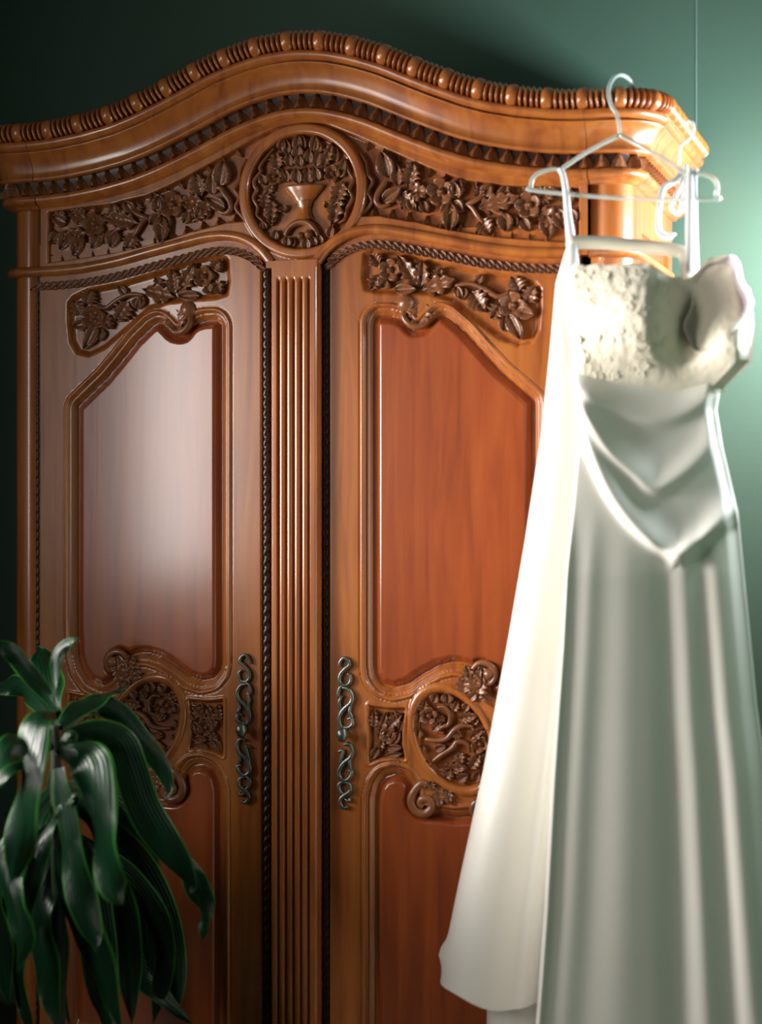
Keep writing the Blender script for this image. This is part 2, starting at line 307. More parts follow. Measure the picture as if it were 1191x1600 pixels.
LEAVES=[([(-0.377,-0.4,0.889),(-0.419,-0.36,0.953),(-0.466,-0.3,1.004),(-0.503,-0.24,1.028)],0.064),([(-0.363,-0.45,0.946),(-0.36,-0.45,1.003),(-0.349,-0.45,1.039),(-0.329,-0.45,1.062),(-0.303,-0.45,1.072)],0.0205),([(-0.354,-0.45,0.925),(-0.385,-0.45,0.967),(-0.416,-0.46,1.009),(-0.433,-0.48,1.039),(-0.45,-0.5,1.055),(-0.474,-0.52,1.054)],0.0307),([(-0.349,-0.45,0.901),(-0.324,-0.4,0.933),(-0.3,-0.35,0.949),(-0.27,-0.3,0.961)],0.0384),([(-0.343,-0.45,0.888),(-0.332,-0.4,0.92),(-0.312,-0.36,0.93),(-0.276,-0.33,0.909),(-0.246,-0.31,0.866),(-0.205,-0.3,0.812),(-0.183,-0.3,0.759),(-0.189,-0.3,0.733)],0.0384),([(-0.33,-0.47,0.875),(-0.281,-0.44,0.888),(-0.237,-0.42,0.869),(-0.22,-0.4,0.814),(-0.198,-0.39,0.74),(-0.162,-0.38,0.672),(-0.118,-0.38,0.615),(-0.096,-0.38,0.586),(-0.107,-0.38,0.574)],0.0589),([(-0.125,-0.36,0.635),(-0.098,-0.36,0.587),(-0.08,-0.36,0.531),(-0.083,-0.36,0.477)],0.0435),([(-0.322,-0.5,0.867),(-0.265,-0.53,0.865),(-0.226,-0.56,0.837),(-0.211,-0.57,0.756),(-0.198,-0.57,0.684),(-0.177,-0.57,0.616),(-0.156,-0.57,0.586)],0.0742),([(-0.334,-0.5,0.932),(-0.341,-0.55,0.926),(-0.343,-0.58,0.877),(-0.342,-0.6,0.802),(-0.353,-0.6,0.717),(-0.363,-0.6,0.656),(-0.374,-0.6,0.614)],0.064),([(-0.336,-0.48,0.82),(-0.315,-0.5,0.75),(-0.292,-0.52,0.669),(-0.262,-0.53,0.587),(-0.238,-0.53,0.522),(-0.229,-0.53,0.485)],0.0512),([(-0.381,-0.42,0.911),(-0.455,-0.36,0.946),(-0.53,-0.3,0.953),(-0.604,-0.26,0.936)],0.0435),([(-0.347,-0.48,0.882),(-0.36,-0.54,0.89),(-0.369,-0.6,0.879),(-0.38,-0.64,0.848),(-0.396,-0.66,0.797)],0.0512),([(-0.337,-0.5,0.873),(-0.363,-0.56,0.862),(-0.382,-0.6,0.836),(-0.412,-0.62,0.79)],0.0435),([(-0.359,-0.45,0.777),(-0.395,-0.5,0.709),(-0.407,-0.55,0.631),(-0.382,-0.57,0.564),(-0.36,-0.58,0.507),(-0.371,-0.58,0.445)],0.0563),([(-0.372,-0.42,0.746),(-0.466,-0.42,0.639),(-0.506,-0.42,0.547),(-0.494,-0.42,0.42),(-0.474,-0.42,0.332)],0.0563),([(-0.357,-0.44,0.826),(-0.382,-0.44,0.736),(-0.376,-0.44,0.648),(-0.371,-0.44,0.573)],0.0333),([(-0.364,-0.42,0.759),(-0.331,-0.38,0.729),(-0.266,-0.34,0.636),(-0.226,-0.32,0.518),(-0.216,-0.32,0.404),(-0.227,-0.32,0.358)],0.0538),([(-0.344,-0.46,0.742),(-0.367,-0.5,0.673),(-0.384,-0.52,0.577),(-0.398,-0.52,0.502)],0.0435),([(-0.36,-0.42,0.772),(-0.308,-0.34,0.749),(-0.249,-0.3,0.668),(-0.223,-0.28,0.562),(-0.209,-0.28,0.472)],0.0461),([(-0.344,-0.46,0.692),(-0.305,-0.46,0.569),(-0.264,-0.46,0.448),(-0.21,-0.46,0.316)],0.0666),([(-0.357,-0.44,0.662),(-0.378,-0.48,0.544),(-0.354,-0.5,0.426),(-0.326,-0.5,0.317)],0.0563),([(-0.35,-0.44,0.776),(-0.293,-0.4,0.696),(-0.261,-0.38,0.555),(-0.238,-0.37,0.427),(-0.231,-0.37,0.301)],0.064),([(-0.35,-0.44,0.751),(-0.277,-0.36,0.677),(-0.209,-0.31,0.543),(-0.176,-0.29,0.412),(-0.169,-0.29,0.296)],0.0589),([(-0.346,-0.46,0.742),(-0.306,-0.43,0.626),(-0.288,-0.41,0.496),(-0.274,-0.41,0.359),(-0.267,-0.41,0.259)],0.064),([(-0.349,-0.46,0.742),(-0.385,-0.44,0.585),(-0.381,-0.42,0.454),(-0.339,-0.42,0.306)],0.064),([(-0.362,-0.44,0.725),(-0.457,-0.41,0.548),(-0.476,-0.4,0.416),(-0.434,-0.4,0.266)],0.064),([(-0.354,-0.44,0.7),(-0.238,-0.37,0.58),(-0.18,-0.33,0.447),(-0.201,-0.33,0.292)],0.0563),([(-0.354,-0.44,0.688),(-0.355,-0.36,0.519),(-0.228,-0.33,0.392),(-0.126,-0.31,0.293)],0.0538),([(-0.323,-0.5,0.849),(-0.312,-0.5,0.874),(-0.296,-0.5,0.887),(-0.307,-0.5,0.819)],0.0179),([(-0.329,-0.5,0.725),(-0.315,-0.5,0.748),(-0.288,-0.5,0.77),(-0.312,-0.5,0.701)],0.0179)]
# ------------------------------------------------------------------ room: back wall with an angled facet at the right, left wall with two windows
BY = 0.64
ZC = 2.75
LO = Vector((-1.35, BY, 0))
FO = Vector((1.30, BY, 0))
RX = 2.2

def wall_slab(name, a, b, nrm, holes=(), thick=.14, z1=ZC):
    """wall from a to b (plan), inner face on the line, thickness behind; holes = (s0, s1, z0, z1)"""
    a, b, nrm = Vector(a), Vector(b), Vector(nrm)
    L = (b - a).length
    d = (b - a) / L
    m = MB()
    def piece(s0, s1, za, zb):
        if s1 - s0 < 1e-4 or zb - za < 1e-4:
            return
        k = len(m.v)
        for z in (za, zb):
            for s, t in ((s0, 0), (s1, 0), (s1, thick), (s0, thick)):
                p = a + d * s - nrm * t
                m.v.append((p.x, p.y, z))
        m.f.extend([tuple(k + i for i in q) for q in ((0, 3, 2, 1), (4, 5, 6, 7), (0, 1, 5, 4), (1, 2, 6, 5), (2, 3, 7, 6), (3, 0, 4, 7))])
    s = 0
    for (h0, h1, zz0, zz1) in holes:
        piece(s, h0, 0, z1)
        piece(h0, h1, 0, zz0)
        piece(h0, h1, zz1, z1)
        s = h1
    piece(s, L, 0, z1)
    return struct(m.build(name, M_WALL, None, smooth=False))

wall_slab('wall_back', LO, FO, (0, -1, 0))
LYS = BY
wall_slab('wall_left', (-1.35, -5.2, 0), (-1.35, LYS, 0), (1, 0, 0), [(WS['y0'] + 5.2, WS['y1'] + 5.2, WS['z0'], WS['z1']), (WL['y0'] + 5.2, WL['y1'] + 5.2, WL['z0'], WL['z1'])])
wall_slab('wall_right_alcove', (1.30, BY, 0), (1.30, -.40, 0), (-1, 0, 0), [(BY - WR['y1'], BY - WR['y0'], WR['z0'], WR['z1'])])
wall_slab('wall_right_return', (1.44, -.40, 0), (RX, -.40, 0), (0, -1, 0))
wall_slab('wall_right', (RX, -.40, 0), (RX, -5.2, 0), (-1, 0, 0))
wall_slab('wall_front', (RX, -5.2, 0), (-1.35, -5.2, 0), (0, 1, 0))
struct(MB().box(.7510, .7530, BY - .0012, BY - .0002, 0, ZC).build('wall_line_1', M_PALE_LINE, None, False))  # thin vertical strip on the back wall, paler than the wall paint
struct(MB().box(-1.95, RX + .2, -5.4, .85, -.12, 0).build('floor', M_FLOOR, None, False))
struct(MB().box(-1.95, RX + .2, -5.4, .85, ZC, ZC + .12).build('ceiling', M_CEIL, None, False))

def window(name, a, d, nrm, w, z0, z1):
    """casement frame set in the wall thickness: outer frame with one mullion and two transoms"""
    a, d, nrm = Vector(a), Vector(d), Vector(nrm)
    m = MB()
    def bar(s0, s1, za, zb, t0=.05, t1=.10):
        k = len(m.v)
        for z in (za, zb):
            for s, t in ((s0, t0), (s1, t0), (s1, t1), (s0, t1)):
                p = a + d * s - nrm * t
                m.v.append((p.x, p.y, z))
        m.f.extend([tuple(k + i for i in q) for q in ((0, 3, 2, 1), (4, 5, 6, 7), (0, 1, 5, 4), (1, 2, 6, 5), (2, 3, 7, 6), (3, 0, 4, 7))])
    bar(0, .05, z0, z1); bar(w - .05, w, z0, z1)
    bar(.05, w - .05, z0, z0 + .05); bar(.05, w - .05, z1 - .05, z1)
    bar(w / 2 - .02, w / 2 + .02, z0 + .05, z1 - .05)
    o = struct(m.build(name, M_TRIM, None, smooth=False))
    return o
window('window_1', (WL['x'], WL['y0'], 0), (0, 1, 0), (1, 0, 0), WL['y1'] - WL['y0'], WL['z0'], WL['z1'])
window('window_2', (WS['x'], WS['y0'], 0), (0, 1, 0), (1, 0, 0), WS['y1'] - WS['y0'], WS['z0'], WS['z1'])
window('window_3', (WR['x'], WR['y0'], 0), (0, 1, 0), (-1, 0, 0), WR['y1'] - WR['y0'], WR['z0'], WR['z1'])

# ------------------------------------------------------------------ armoire
ARM = root('armoire', 'tall carved mahogany armoire with arched bead-edged cornice and two panelled doors', 'armoire', (0, 0, 0))
HW, CR, JX, FX, DEPTH = .70, .045, .619, .655, .60

# crest curve (bottom edge of the leaf band) as a symmetric function of x
_cx = np.array([0, .05, .10, .15, .19, .23, .27, .33, .39, .466, .545, .598, .64, .8])
_cz = np.array([2.171, 2.167, 2.155, 2.138, 2.120, 2.102, 2.085, 2.061, 2.042, 2.026, 2.015, 2.0115, 2.011, 2.011])
_gx = np.linspace(0, .8, 401)
_gz = np.interp(_gx, _cx, _cz)
for _ in range(60):
    _gz = np.convolve(np.concatenate([_gz[1:6][::-1], _gz, [_gz[-1]] * 5]), np.ones(11) / 11, 'valid')
    if _ > 1:
        break
def crest(x):
    return np.interp(np.abs(x), _gx, _gz)
def crest_n(x):
    s = (crest(x + .004) - crest(x - .004)) / .008
    l = np.sqrt(1 + s * s)
    return -s / l, 1 / l

# path around the cabinet: left return, corner, front, corner, right return
def path_frames(sections):
    out = []
    for sec in sections:
        if sec == 'L':
            for y in np.linspace(DEPTH, CR, 24):
                out.append(((-HW, y, 2.011), (0, -1, 0), (0, 0, 1), (-1, 0, 0)))
        if sec == 'LC':
            for a in np.linspace(PI, 1.5 * PI, 13):
                out.append(((-FX + CR * math.cos(a), CR + CR * math.sin(a), 2.011), (-math.sin(a), math.cos(a), 0), (0, 0, 1), (math.cos(a), math.sin(a), 0)))
        if sec == 'F':
            for x in np.linspace(-JX, JX, 161):
                nx, nz = crest_n(x)
                out.append(((x, 0, float(crest(x))), (float(nz), 0, float(-nx)), (float(nx), 0, float(nz)), (0, -1, 0)))
        if sec == 'RC':
            for a in np.linspace(1.5 * PI, 2 * PI, 13):
                out.append(((FX + CR * math.cos(a), CR + CR * math.sin(a), 2.011), (-math.sin(a), math.cos(a), 0), (0, 0, 1), (math.cos(a), math.sin(a), 0)))
        if sec == 'R':
            for y in np.linspace(CR, DEPTH, 24):
                out.append(((HW, y, 2.011), (0, 1, 0), (0, 0, 1), (1, 0, 0)))
    return out

def sweep(name, frames, prof, mat, parent, label=None):
    rows = []
    for P, T, U, O in frames:
        P, U, O = np.array(P), np.array(U), np.array(O)
        rows.append([P + o * O + u * U for o, u in prof])
    return MB().grid(np.array(rows)).build(name, mat, parent, True, label)

P_ROLL = [(0.0, -.030), (.012, -.028), (.013, -.024), (.024, -.021), (.031, -.015), (.033, -.009), (.031, -.003), (.026, 0), (.012, .001)]
P_BAND = [(.014, -.001), (.014, .029), (.014, .031)]
P_COVE = [(.010, .030), (.041, .030), (.043, .033), (.042, .037), (.040, .040), (.041, .050), (.045, .062), (.052, .074), (.060, .083), (.065, .087), (.066, .0895), (.060, .0905)]
P_FASC = [(.058, .089), (.058, .093), (.066, .0945), (.071, .098), (.074, .103), (.074, .109), (.070, .113), (.050, .114), (.046, .118), (.046, .150), (-.02, .152)]
FR_F = path_frames(['F'])
FR_LC = path_frames(['L', 'LC'])
FR_RC = path_frames(['RC', 'R'])
for FRM in (FR_F, FR_LC, FR_RC):
    if FRM is FR_LC:
        FRM = FRM + [((-JX - .002, 0, 2.011), (1, 0, 0), (0, 0, 1), (0, -1, 0))]
    if FRM is FR_RC:
        FRM = [((JX + .002, 0, 2.011), (1, 0, 0), (0, 0, 1), (0, -1, 0))] + FRM
    sweep('cornice_fascia', FRM, P_FASC, M_FRAME, ARM)
    sweep('cornice_cove', FRM, P_COVE, M_FRAME, ARM)
    sweep('leaf_band', FRM, P_BAND, M_DARKW, ARM)
    sweep('cornice_roll', FRM, P_ROLL, M_FRAME, ARM)

# continuous frames for the beads and the leaf row
FR_ALL = FR_LC + FR_F + FR_RC
def offset_path(o, u):
    pts = np.array([np.array(P) + o * np.array(O) + u * np.array(U) for P, T, U, O in FR_ALL])
    s = np.concatenate([[0], np.cumsum(np.linalg.norm(np.diff(pts, axis=0), axis=1))])
    Us = np.array([f[2] for f in FR_ALL], float)
    Os = np.array([f[3] for f in FR_ALL], float)
    def at(q):
        p = np.array([np.interp(q, s, pts[:, k]) for k in range(3)])
        U = np.array([np.interp(q, s, Us[:, k]) for k in range(3)])
        O = np.array([np.interp(q, s, Os[:, k]) for k in range(3)])
        U /= np.linalg.norm(U)
        O -= U * O.dot(U)
        O /= np.linalg.norm(O)
        T = np.cross(U, O) * -1
        return p, T, U, O
    return at, s[-1], s, pts

def frame_matrix(p, T, U, O, sx=1, sy=1, sz=1):
    """local X -> T, local -Y -> O (outward), local Z -> U"""
    M = Matrix.Identity(4)
    for k in range(3):
        M[k][0] = T[k] * sx
        M[k][1] = -O[k] * sy
        M[k][2] = U[k] * sz
        M[k][3] = p[k]
    return M

def lathe_x(prof, seg=14):
    rows = []
    for x, r in prof:
        a = np.arange(seg) * 2 * PI / seg
        rows.append(np.stack([np.full(seg, x), r * np.cos(a), r * np.sin(a)], 1))
    m = MB().grid(np.array(rows), closed=True)
    n = len(prof)
    m.f.append(tuple(range(seg))[::-1])
    m.f.append(tuple((n - 1) * seg + k for k in range(seg)))
    return m

BEAD = lathe_x([(-.5, .74), (-.46, .86), (-.30, .97), (0, 1.0), (.30, .97), (.46, .86), (.5, .74)])
BEAD_ME = mesh('bead', BEAD.v, BEAD.f); BEAD_ME.materials.append(M_FRAME)
REEL = lathe_x([(-.5, .70), (-.40, .90), (-.15, 1.0), (.15, 1.0), (.40, .90), (.5, .70)])
REEL_ME = mesh('reel', REEL.v, REEL.f); REEL_ME.materials.append(M_FRAME)
at, SL_, S_, PTS_ = offset_path(.066, .133)
core = tube_data(PTS_, .0115, 8, ref=(0, 0, 1))
core.build('bead_core', M_DARKW, ARM)  # core coloured dark to put shade into the gaps between beads and reels
# centre the pattern on the crest, with a bead at the middle
mid = float(np.interp(0.0, PTS_[len(FR_LC):len(FR_LC) + len(FR_F), 0], S_[len(FR_LC):len(FR_LC) + len(FR_F)])) + .062
PITCH = .0728
n0 = int(mid // PITCH)
q = mid - n0 * PITCH
while q < SL_ - .01:
    if q > .012:
        p, T, U, O = at(q)
        o = link('bead', BEAD_ME, None, ARM)
        o.matrix_world = frame_matrix(p, T, U, O, .023, .0225, .0225)
    for k in range(4):
        qq = q + .0115 + .0068 + k * .0120
        if qq < SL_ - .004:
            p, T, U, O = at(qq)
            o = link('reel', REEL_ME, None, ARM)
            o.matrix_world = frame_matrix(p, T, U, O, .0066, .0215, .0215)
    q += PITCH

# pleated leaf of the cornice band
def pleat_mesh(name):
    """folded leaf: two facets meeting in a ridge, with a small inner leaf at the foot"""
    rows = []
    for t in np.linspace(0, 1, 5):
        w = .5 * (1 - t ** 1.3) ** .9 + .015
        h = 1 - .45 * t
        rows.append([(-w, 0, t), (-w * .55, -h * .30, t), (0, -h, t), (w * .55, -h * .30, t), (w, 0, t)])
    m = MB().grid(np.array(rows))
    rows = []
    for t in np.linspace(0, 1, 4):
        w = .17 * (1 - t) ** .7 + .01
        rows.append([(-w, -.55, t * .55 - .02), (0, -1.22 + .2 * t, t * .55 - .02), (w, -.55, t * .55 - .02)])
    m.grid(np.array(rows))
    m.f.append((0, 1, 2, 3, 4))
    return mesh(name, m.v, m.f, False)
PLEAT_ME = pleat_mesh('band_leaf'); PLEAT_ME.materials.append(M_CARVE)
at, SLB, SB, PB = offset_path(.015, .001)
nleaf = int(SLB / .0335)
for k in range(nleaf):
    p, T, U, O = at((k + .5) * SLB / nleaf)
    o = link('band_leaf', PLEAT_ME, None, ARM)
    o.matrix_world = frame_matrix(p, T, U, O, SLB / nleaf * 1.06, .020, .0305)

# corner posts, sides, back, base
def corner_post(s):
    m = MB()
    rows = []
    for z in np.linspace(.06, 1.99, 12):
        r = [(s * (JX + .002), 0.004, z)]
        for a in np.linspace(0, PI / 2, 10):
            r.append((s * (FX + CR * math.sin(a) + .001), CR - CR * math.cos(a), z))
        r.append((s * (HW + .001), .10, z))
        r.append((s * .66, .10, z))
        rows.append(r)
    m.grid(np.array(rows), closed=True, flip=(s > 0))
    return m.build('corner_post', M_FRAME, ARM)
corner_post(-1); corner_post(1)
for s in (-1, 1):
    m = MB()
    x0, x1 = sorted((s * .664, s * .692))
    m.box(x0, x1, .10, DEPTH, .06, 2.0)
    m.build('side_panel', M_PANEL, ARM, False)
    m = MB()
    x0, x1 = sorted((s * .66, s * .7005))
    m.box(x0, x1, .10, .16, .06, 2.0); m.box(x0, x1, DEPTH - .06, DEPTH, .06, 2.0)
    m.box(x0, x1, .16, DEPTH - .06, 1.90, 2.0); m.box(x0, x1, .16, DEPTH - .06, .06, .2); m.box(x0, x1, .16, DEPTH - .06, .98, 1.06)
    m.build('side_frame', M_FRAME, ARM, False)
MB().box(-.66, .66, DEPTH - .02, DEPTH, .06, 2.0).build('back_panel', M_DARKW, ARM, False)
MB().box(-.66, .66, .05, DEPTH - .02, 1.96, 1.99).build('top_board', M_DARKW, ARM, False)
MB().box(-.66, .66, .05, DEPTH - .02, .07, .10).build('bottom_board', M_DARKW, ARM, False)
m = MB().box(-.705, .705, -.01, DEPTH, .06, .13)
m.build('plinth', M_FRAME, ARM, False)
for sx in (-.64, .64):
    for y in (.06, DEPTH - .06):
        m = MB()
        rows = []
        for z, r in ((0, .036), (.015, .046), (.035, .048), (.05, .04), (.062, .034)):
            a = np.arange(14) * 2 * PI / 14
            rows.append(np.stack([sx + r * np.cos(a), y + r * np.sin(a), np.full(14, z)], 1))
        m.grid(np.array(rows), closed=True)
        m.f.append(tuple(range(14))[::-1]); m.f.append(tuple(4 * 14 + k for k in range(14)))
        m.build('foot', M_FRAME, ARM)
# crest backing board (closes the pediment behind the cornice)
rows = []
xs = np.linspace(-JX, JX, 81)
for y in (.018, .045):
    for zf in (0, 1):
        rows.append([(x, y, (1.96 if zf == 0 else float(crest(x)) + .148)) for x in xs])
m = MB()
R0, R1, R2, R3 = rows
m.grid(np.array([R0, R1, R3, R2, R0]))
m.build('crest_board', M_DARKW, ARM, False)
MB().box(-.69, .69, .03, DEPTH, 2.14, 2.155).build('crest_deck', M_DARKW, ARM, False)

# ---------------------------------------------------------------- frieze relief
AX = -.0175                      # axis of symmetry of the two arches
_ax = np.array([.056, .062, .075, .092, .108, .125, .142, .165, .19, .212, .25, .30, .34, .40, .445, .50, .56, .66])
_az = np.array([1.842, 1.850, 1.866, 1.880, 1.889, 1.896, 1.900, 1.9025, 1.9015, 1.899, 1.891, 1.8805, 1.872, 1.858, 1.850, 1.8425, 1.839, 1.838])
def arch(x):
    a = np.abs(np.asarray(x) - AX)
    return np.where(a < .056, 1.838, np.interp(a, _ax, _az))
_ftx = np.array([0, .122, .16, .20, .25, .28, .318, .363, .405, .446, .50, .60])
_ftz = np.array([2.16, 2.108, 2.090, 2.071, 2.048, 2.034, 2.019, 2.003, 1.997, 1.988, 1.985, 1.977])
_fbx = np.array([0, .13, .173, .19, .238, .253, .309, .379, .446, .493, .527, .60])
_fbz = np.array([1.93, 1.935, 1.934, 1.930, 1.920, 1.918, 1.902, 1.888, 1.877, 1.872, 1.868, 1.861])
RC = (0.0, 1.995)
nx = 560
xs = np.linspace(-JX + .002, JX - .002, nx)
nz = 130
V = np.linspace(0, 1, nz)
Xg = np.repeat(xs[None], nz, 0)
bot = arch(xs); top = crest(xs) - .018
Zg = bot[None] + (top - bot)[None] * V[:, None]
ax_ = np.abs(Xg)
rr = np.hypot(Xg - RC[0], Zg - RC[1])
dpan = np.minimum.reduce([np.interp(ax_, _ftx, _ftz) - Zg, Zg - np.interp(ax_, _fbx, _fbz), .600 - ax_, rr - .1435])
FB = .010                        # frieze face stands 10 mm proud of the doors
h = FB - .020 * sstep(dpan, 0, .005)
ring = np.clip(1 - np.abs((rr - .1330) / .0102) ** 8, 0, 1)
h = np.where(rr < .1435, FB + .005 * ring - .020 * sstep(.123 - rr, 0, .004), h)
P = np.stack([Xg, -h, Zg], 2)
m = MB().grid(P)
# lower return of the board
m.grid(np.stack([np.stack([xs, 0 * xs + .03, bot], 1), np.stack([xs, -h[0], bot], 1)], 0))
FRIEZE = m.build('frieze', M_FRAME, ARM)

# roll moulding under the frieze, along both arches and round the posts
for s in (-1, 1):
    a = np.concatenate([np.linspace(.056, .20, 40), np.linspace(.205, JX + .001 + s * AX * 1, 40)])
    pts = [(AX + s * q, float(arch(AX + s * q))) for q in a]
    pts = np.array(pts)
    T = np.gradient(pts, axis=0); T /= np.linalg.norm(T, axis=1)[:, None]
    N = np.stack([-T[:, 1], T[:, 0]], 1) * s
    prof = [(.004, .016), (.012, .016), (.018, .013), (.021, .007), (.020, .001), (.016, -.004), (.008, -.006), (-.004, -.006)]
    rows = [[(p[0] + n[0] * u, -o, p[1] + n[1] * u) for o, u in prof] for p, n in zip(pts, N)]
    MB().grid(np.array(rows), flip=(s < 0)).build('arch_moulding', M_FRAME, FRIEZE)
    # return round the post
    rows = []
    rows.append([(s * (JX + .001), -o, 1.838 + u) for o, u in prof])
    for a_ in np.linspace(0, PI / 2, 9):
        rows.append([(s * (FX + (CR + o) * math.sin(a_)), CR - (CR + o) * math.cos(a_), 1.838 + u) for o, u in prof])
    rows.append([(s * (HW + o), .5, 1.838 + u) for o, u in prof])
    MB().grid(np.array(rows), flip=(s < 0)).build('post_moulding', M_FRAME, ARM)
MB().box(AX - .056, AX + .0585, -.031, .0, 1.831, 1.846).build('pilaster_cap', M_FRAME, FRIEZE, False)

# ---------------------------------------------------------------- carved ornament library
def leaf_mesh(name, lobes=0, seed=0):
    """carved leaf: sunk midrib, sides rising to a crisp edge, tip curling forward; lobes cut the outline into points"""
    rows = []
    nt_ = 22 if lobes else 13
    for t in np.linspace(0, 1, nt_):
        w = .5 * max(math.sin(PI * min(1, t ** .8 * .96 + .04)), 0) ** .8
        tip = 0.0
        if lobes:
            ph = (t * (lobes + .35)) % 1.0
            saw = min(1, ph / .62) if ph < .62 else 1 - (ph - .62) / .38
            w *= .55 + .60 * saw * (1 - .35 * t)
            tip = saw
        w = max(w, .02)
        env = .55 + .45 * math.sin(PI * min(1, t * .7 + .2)) + .45 * t ** 3
        row = []
        for s in (-1, -.93, -.62, -.30, -.10, 0, .10, .30, .62, .93, 1):
            q = abs(s)
            if q >= 1:
                hh = 0.0
            else:
                hh = .50 + .50 * q ** .8 - (.16 if .05 < q < .2 else 0)
                if lobes:
                    hh *= .74 + .26 * tip
                hh *= 1 + .07 * math.cos(2 * PI * (5 * t - .8 * q)) * min(1, q * 3)
            row.append((s * w, -hh * env, t + (.13 if lobes else .05) * q * (1 - t)))
        rows.append(row)
    m = MB().grid(np.array(rows))
    return mesh(name, m.v, m.f)

def flower_mesh(name, n=5):
    rows = []
    for r in np.linspace(0.0, 1, 11):
        row = []
        for a in np.linspace(0, 2 * PI, 41)[:-1]:
            pet = abs(math.cos(n * a / 2))
            R = .74 + .26 * pet ** .5
            if r < .24:
                hh = .75 * math.sqrt(max(0, 1 - (r / .26) ** 2)) + .2
                rad = r
            else:
                q = (r - .24) / .76
                hh = (.16 + .80 * q ** .8 - .25 * max(0, q - .8)) * (.50 + .50 * pet ** .45)
                if r == 1:
                    hh = 0
                rad = .24 + (R - .24) * q
            row.append((rad * math.cos(a), -hh, rad * math.sin(a)))
        rows.append(row)
    m = MB().grid(np.array(rows), closed=True, flip=True)
    return mesh(name, m.v, m.f)

def ball_mesh(name):
    rows = []
    for b in np.linspace(-PI / 2, PI / 2, 9):
        rows.append([(math.cos(b) * math.cos(a), math.sin(b), math.cos(b) * math.sin(a)) for a in np.linspace(0, 2 * PI, 15)[:-1]])
    m = MB().grid(np.array(rows), closed=True, flip=True)
    return mesh(name, m.v, m.f)

LEAF_P = [leaf_mesh('carved_leaf', 0)]
LEAF_L = [leaf_mesh('carved_leaf', 3), leaf_mesh('carved_leaf', 4)]
FLOWER = flower_mesh('carved_flower')
BALL = ball_mesh('carved_boss')
for me in LEAF_P + LEAF_L + [FLOWER, BALL]:
    me.materials.append(M_CARVE)

def carve(items, parent, ground, tx=lambda x: x, flipx=False, hmax=.014, mat=None):
    """lay carved pieces on a ground that lies at Y=ground; tx maps x (mirror)"""
    for k, it in enumerate(items):
        t = it[0]
        if t in 'PL':
            x0, z0, x1, z1, w = it[1:]
            x0, x1 = tx(x0), tx(x1)
            L = math.hypot(x1 - x0, z1 - z0)
            me = LEAF_P[0] if t == 'P' else LEAF_L[k % 2]
            o = link('carved_leaf', me, None, parent)
            be = math.atan2(x1 - x0, z1 - z0)
            hh = min(hmax, .7 * w + .005) * (1 + .12 * math.sin(k * 2.3))
            o.matrix_world = Matrix.Translation((x0, ground, z0)) @ Matrix.Rotation(be, 4, 'Y') @ Matrix.Diagonal((w * 1.38, hh, L * 1.10, 1))
        elif t == 'F':
            x0, z0, r = it[1:]
            o = link('carved_flower', FLOWER, None, parent)
            o.matrix_world = Matrix.Translation((tx(x0), ground, z0)) @ Matrix.Rotation(.7 * k, 4, 'Y') @ Matrix.Diagonal((r * 1.2, hmax * 1.12, r * 1.2, 1))
        elif t == 'B':
            x0, z0, r = it[1:]
            o = link('carved_boss', BALL, None, parent)
            o.matrix_world = Matrix.Translation((tx(x0), ground - hmax * .35, z0)) @ Matrix.Diagonal((r, hmax * .85, r, 1))
        elif t == 'T':
            pts, w = it[1:]
            c = catmull([(tx(x), ground - hmax * .42, z) for x, z in pts], 6)
            n = len(c)
            tp = .45 + .55 * np.sin(PI * (np.linspace(0, 1, n) * .8 + .12))
            mm = tube_data(c, w * .5 * tp, 8, ref=(0, -1, 0), flat=max(.7, min(1.5, hmax * 1.1 / w)))
            mm.build('carved_stem', M_CARVE, parent)
# ---------------------------------------------------------------- frieze carving
GF = .0095                       # ground of the sunk frieze panels (behind the doors' face plane by 10 mm)
for sgn in (1, -1):
    tx = (lambda x: x) if sgn == 1 else (lambda x: -x)
    carve(FRIEZE_D, FRIEZE, GF, tx, hmax=.023)
    # border leaves hanging from the top and standing on the bottom edge
    x = .150
    while x < .585:
        z = float(np.interp(x, _ftx, _ftz)); zb = float(np.interp(x + .03, _ftx, _ftz))
        sl = math.atan2(zb - z, .03)
        o = link('border_leaf', PLEAT_ME, None, FRIEZE)
        o.matrix_world = Matrix.Translation((sgn * x, GF, z + .001)) @ Matrix.Rotation(-sgn * sl + PI, 4, 'Y') @ Matrix.Diagonal((.030, .015, .021, 1))
        x += .0335
    x = .155
    while x < .585:
        z = float(np.interp(x, _fbx, _fbz)); zb = float(np.interp(x + .03, _fbx, _fbz))
        sl = math.atan2(zb - z, .03)
        o = link('border_leaf', PLEAT_ME, None, FRIEZE)
        o.matrix_world = Matrix.Translation((sgn * x, GF, z - .001)) @ Matrix.Rotation(-sgn * sl, 4, 'Y') @ Matrix.Diagonal((.034, .016, .022, 1))
        x += .0375
    for z in np.arange(1.880, 1.97, .026):
        o = link('border_leaf', PLEAT_ME, None, FRIEZE)
        o.matrix_world = Matrix.Translation((sgn * .600, GF, z)) @ Matrix.Rotation(-sgn * PI / 2, 4, 'Y') @ Matrix.Diagonal((.024, .014, .016, 1))
carve(MEDAL, FRIEZE, GF, hmax=.022)
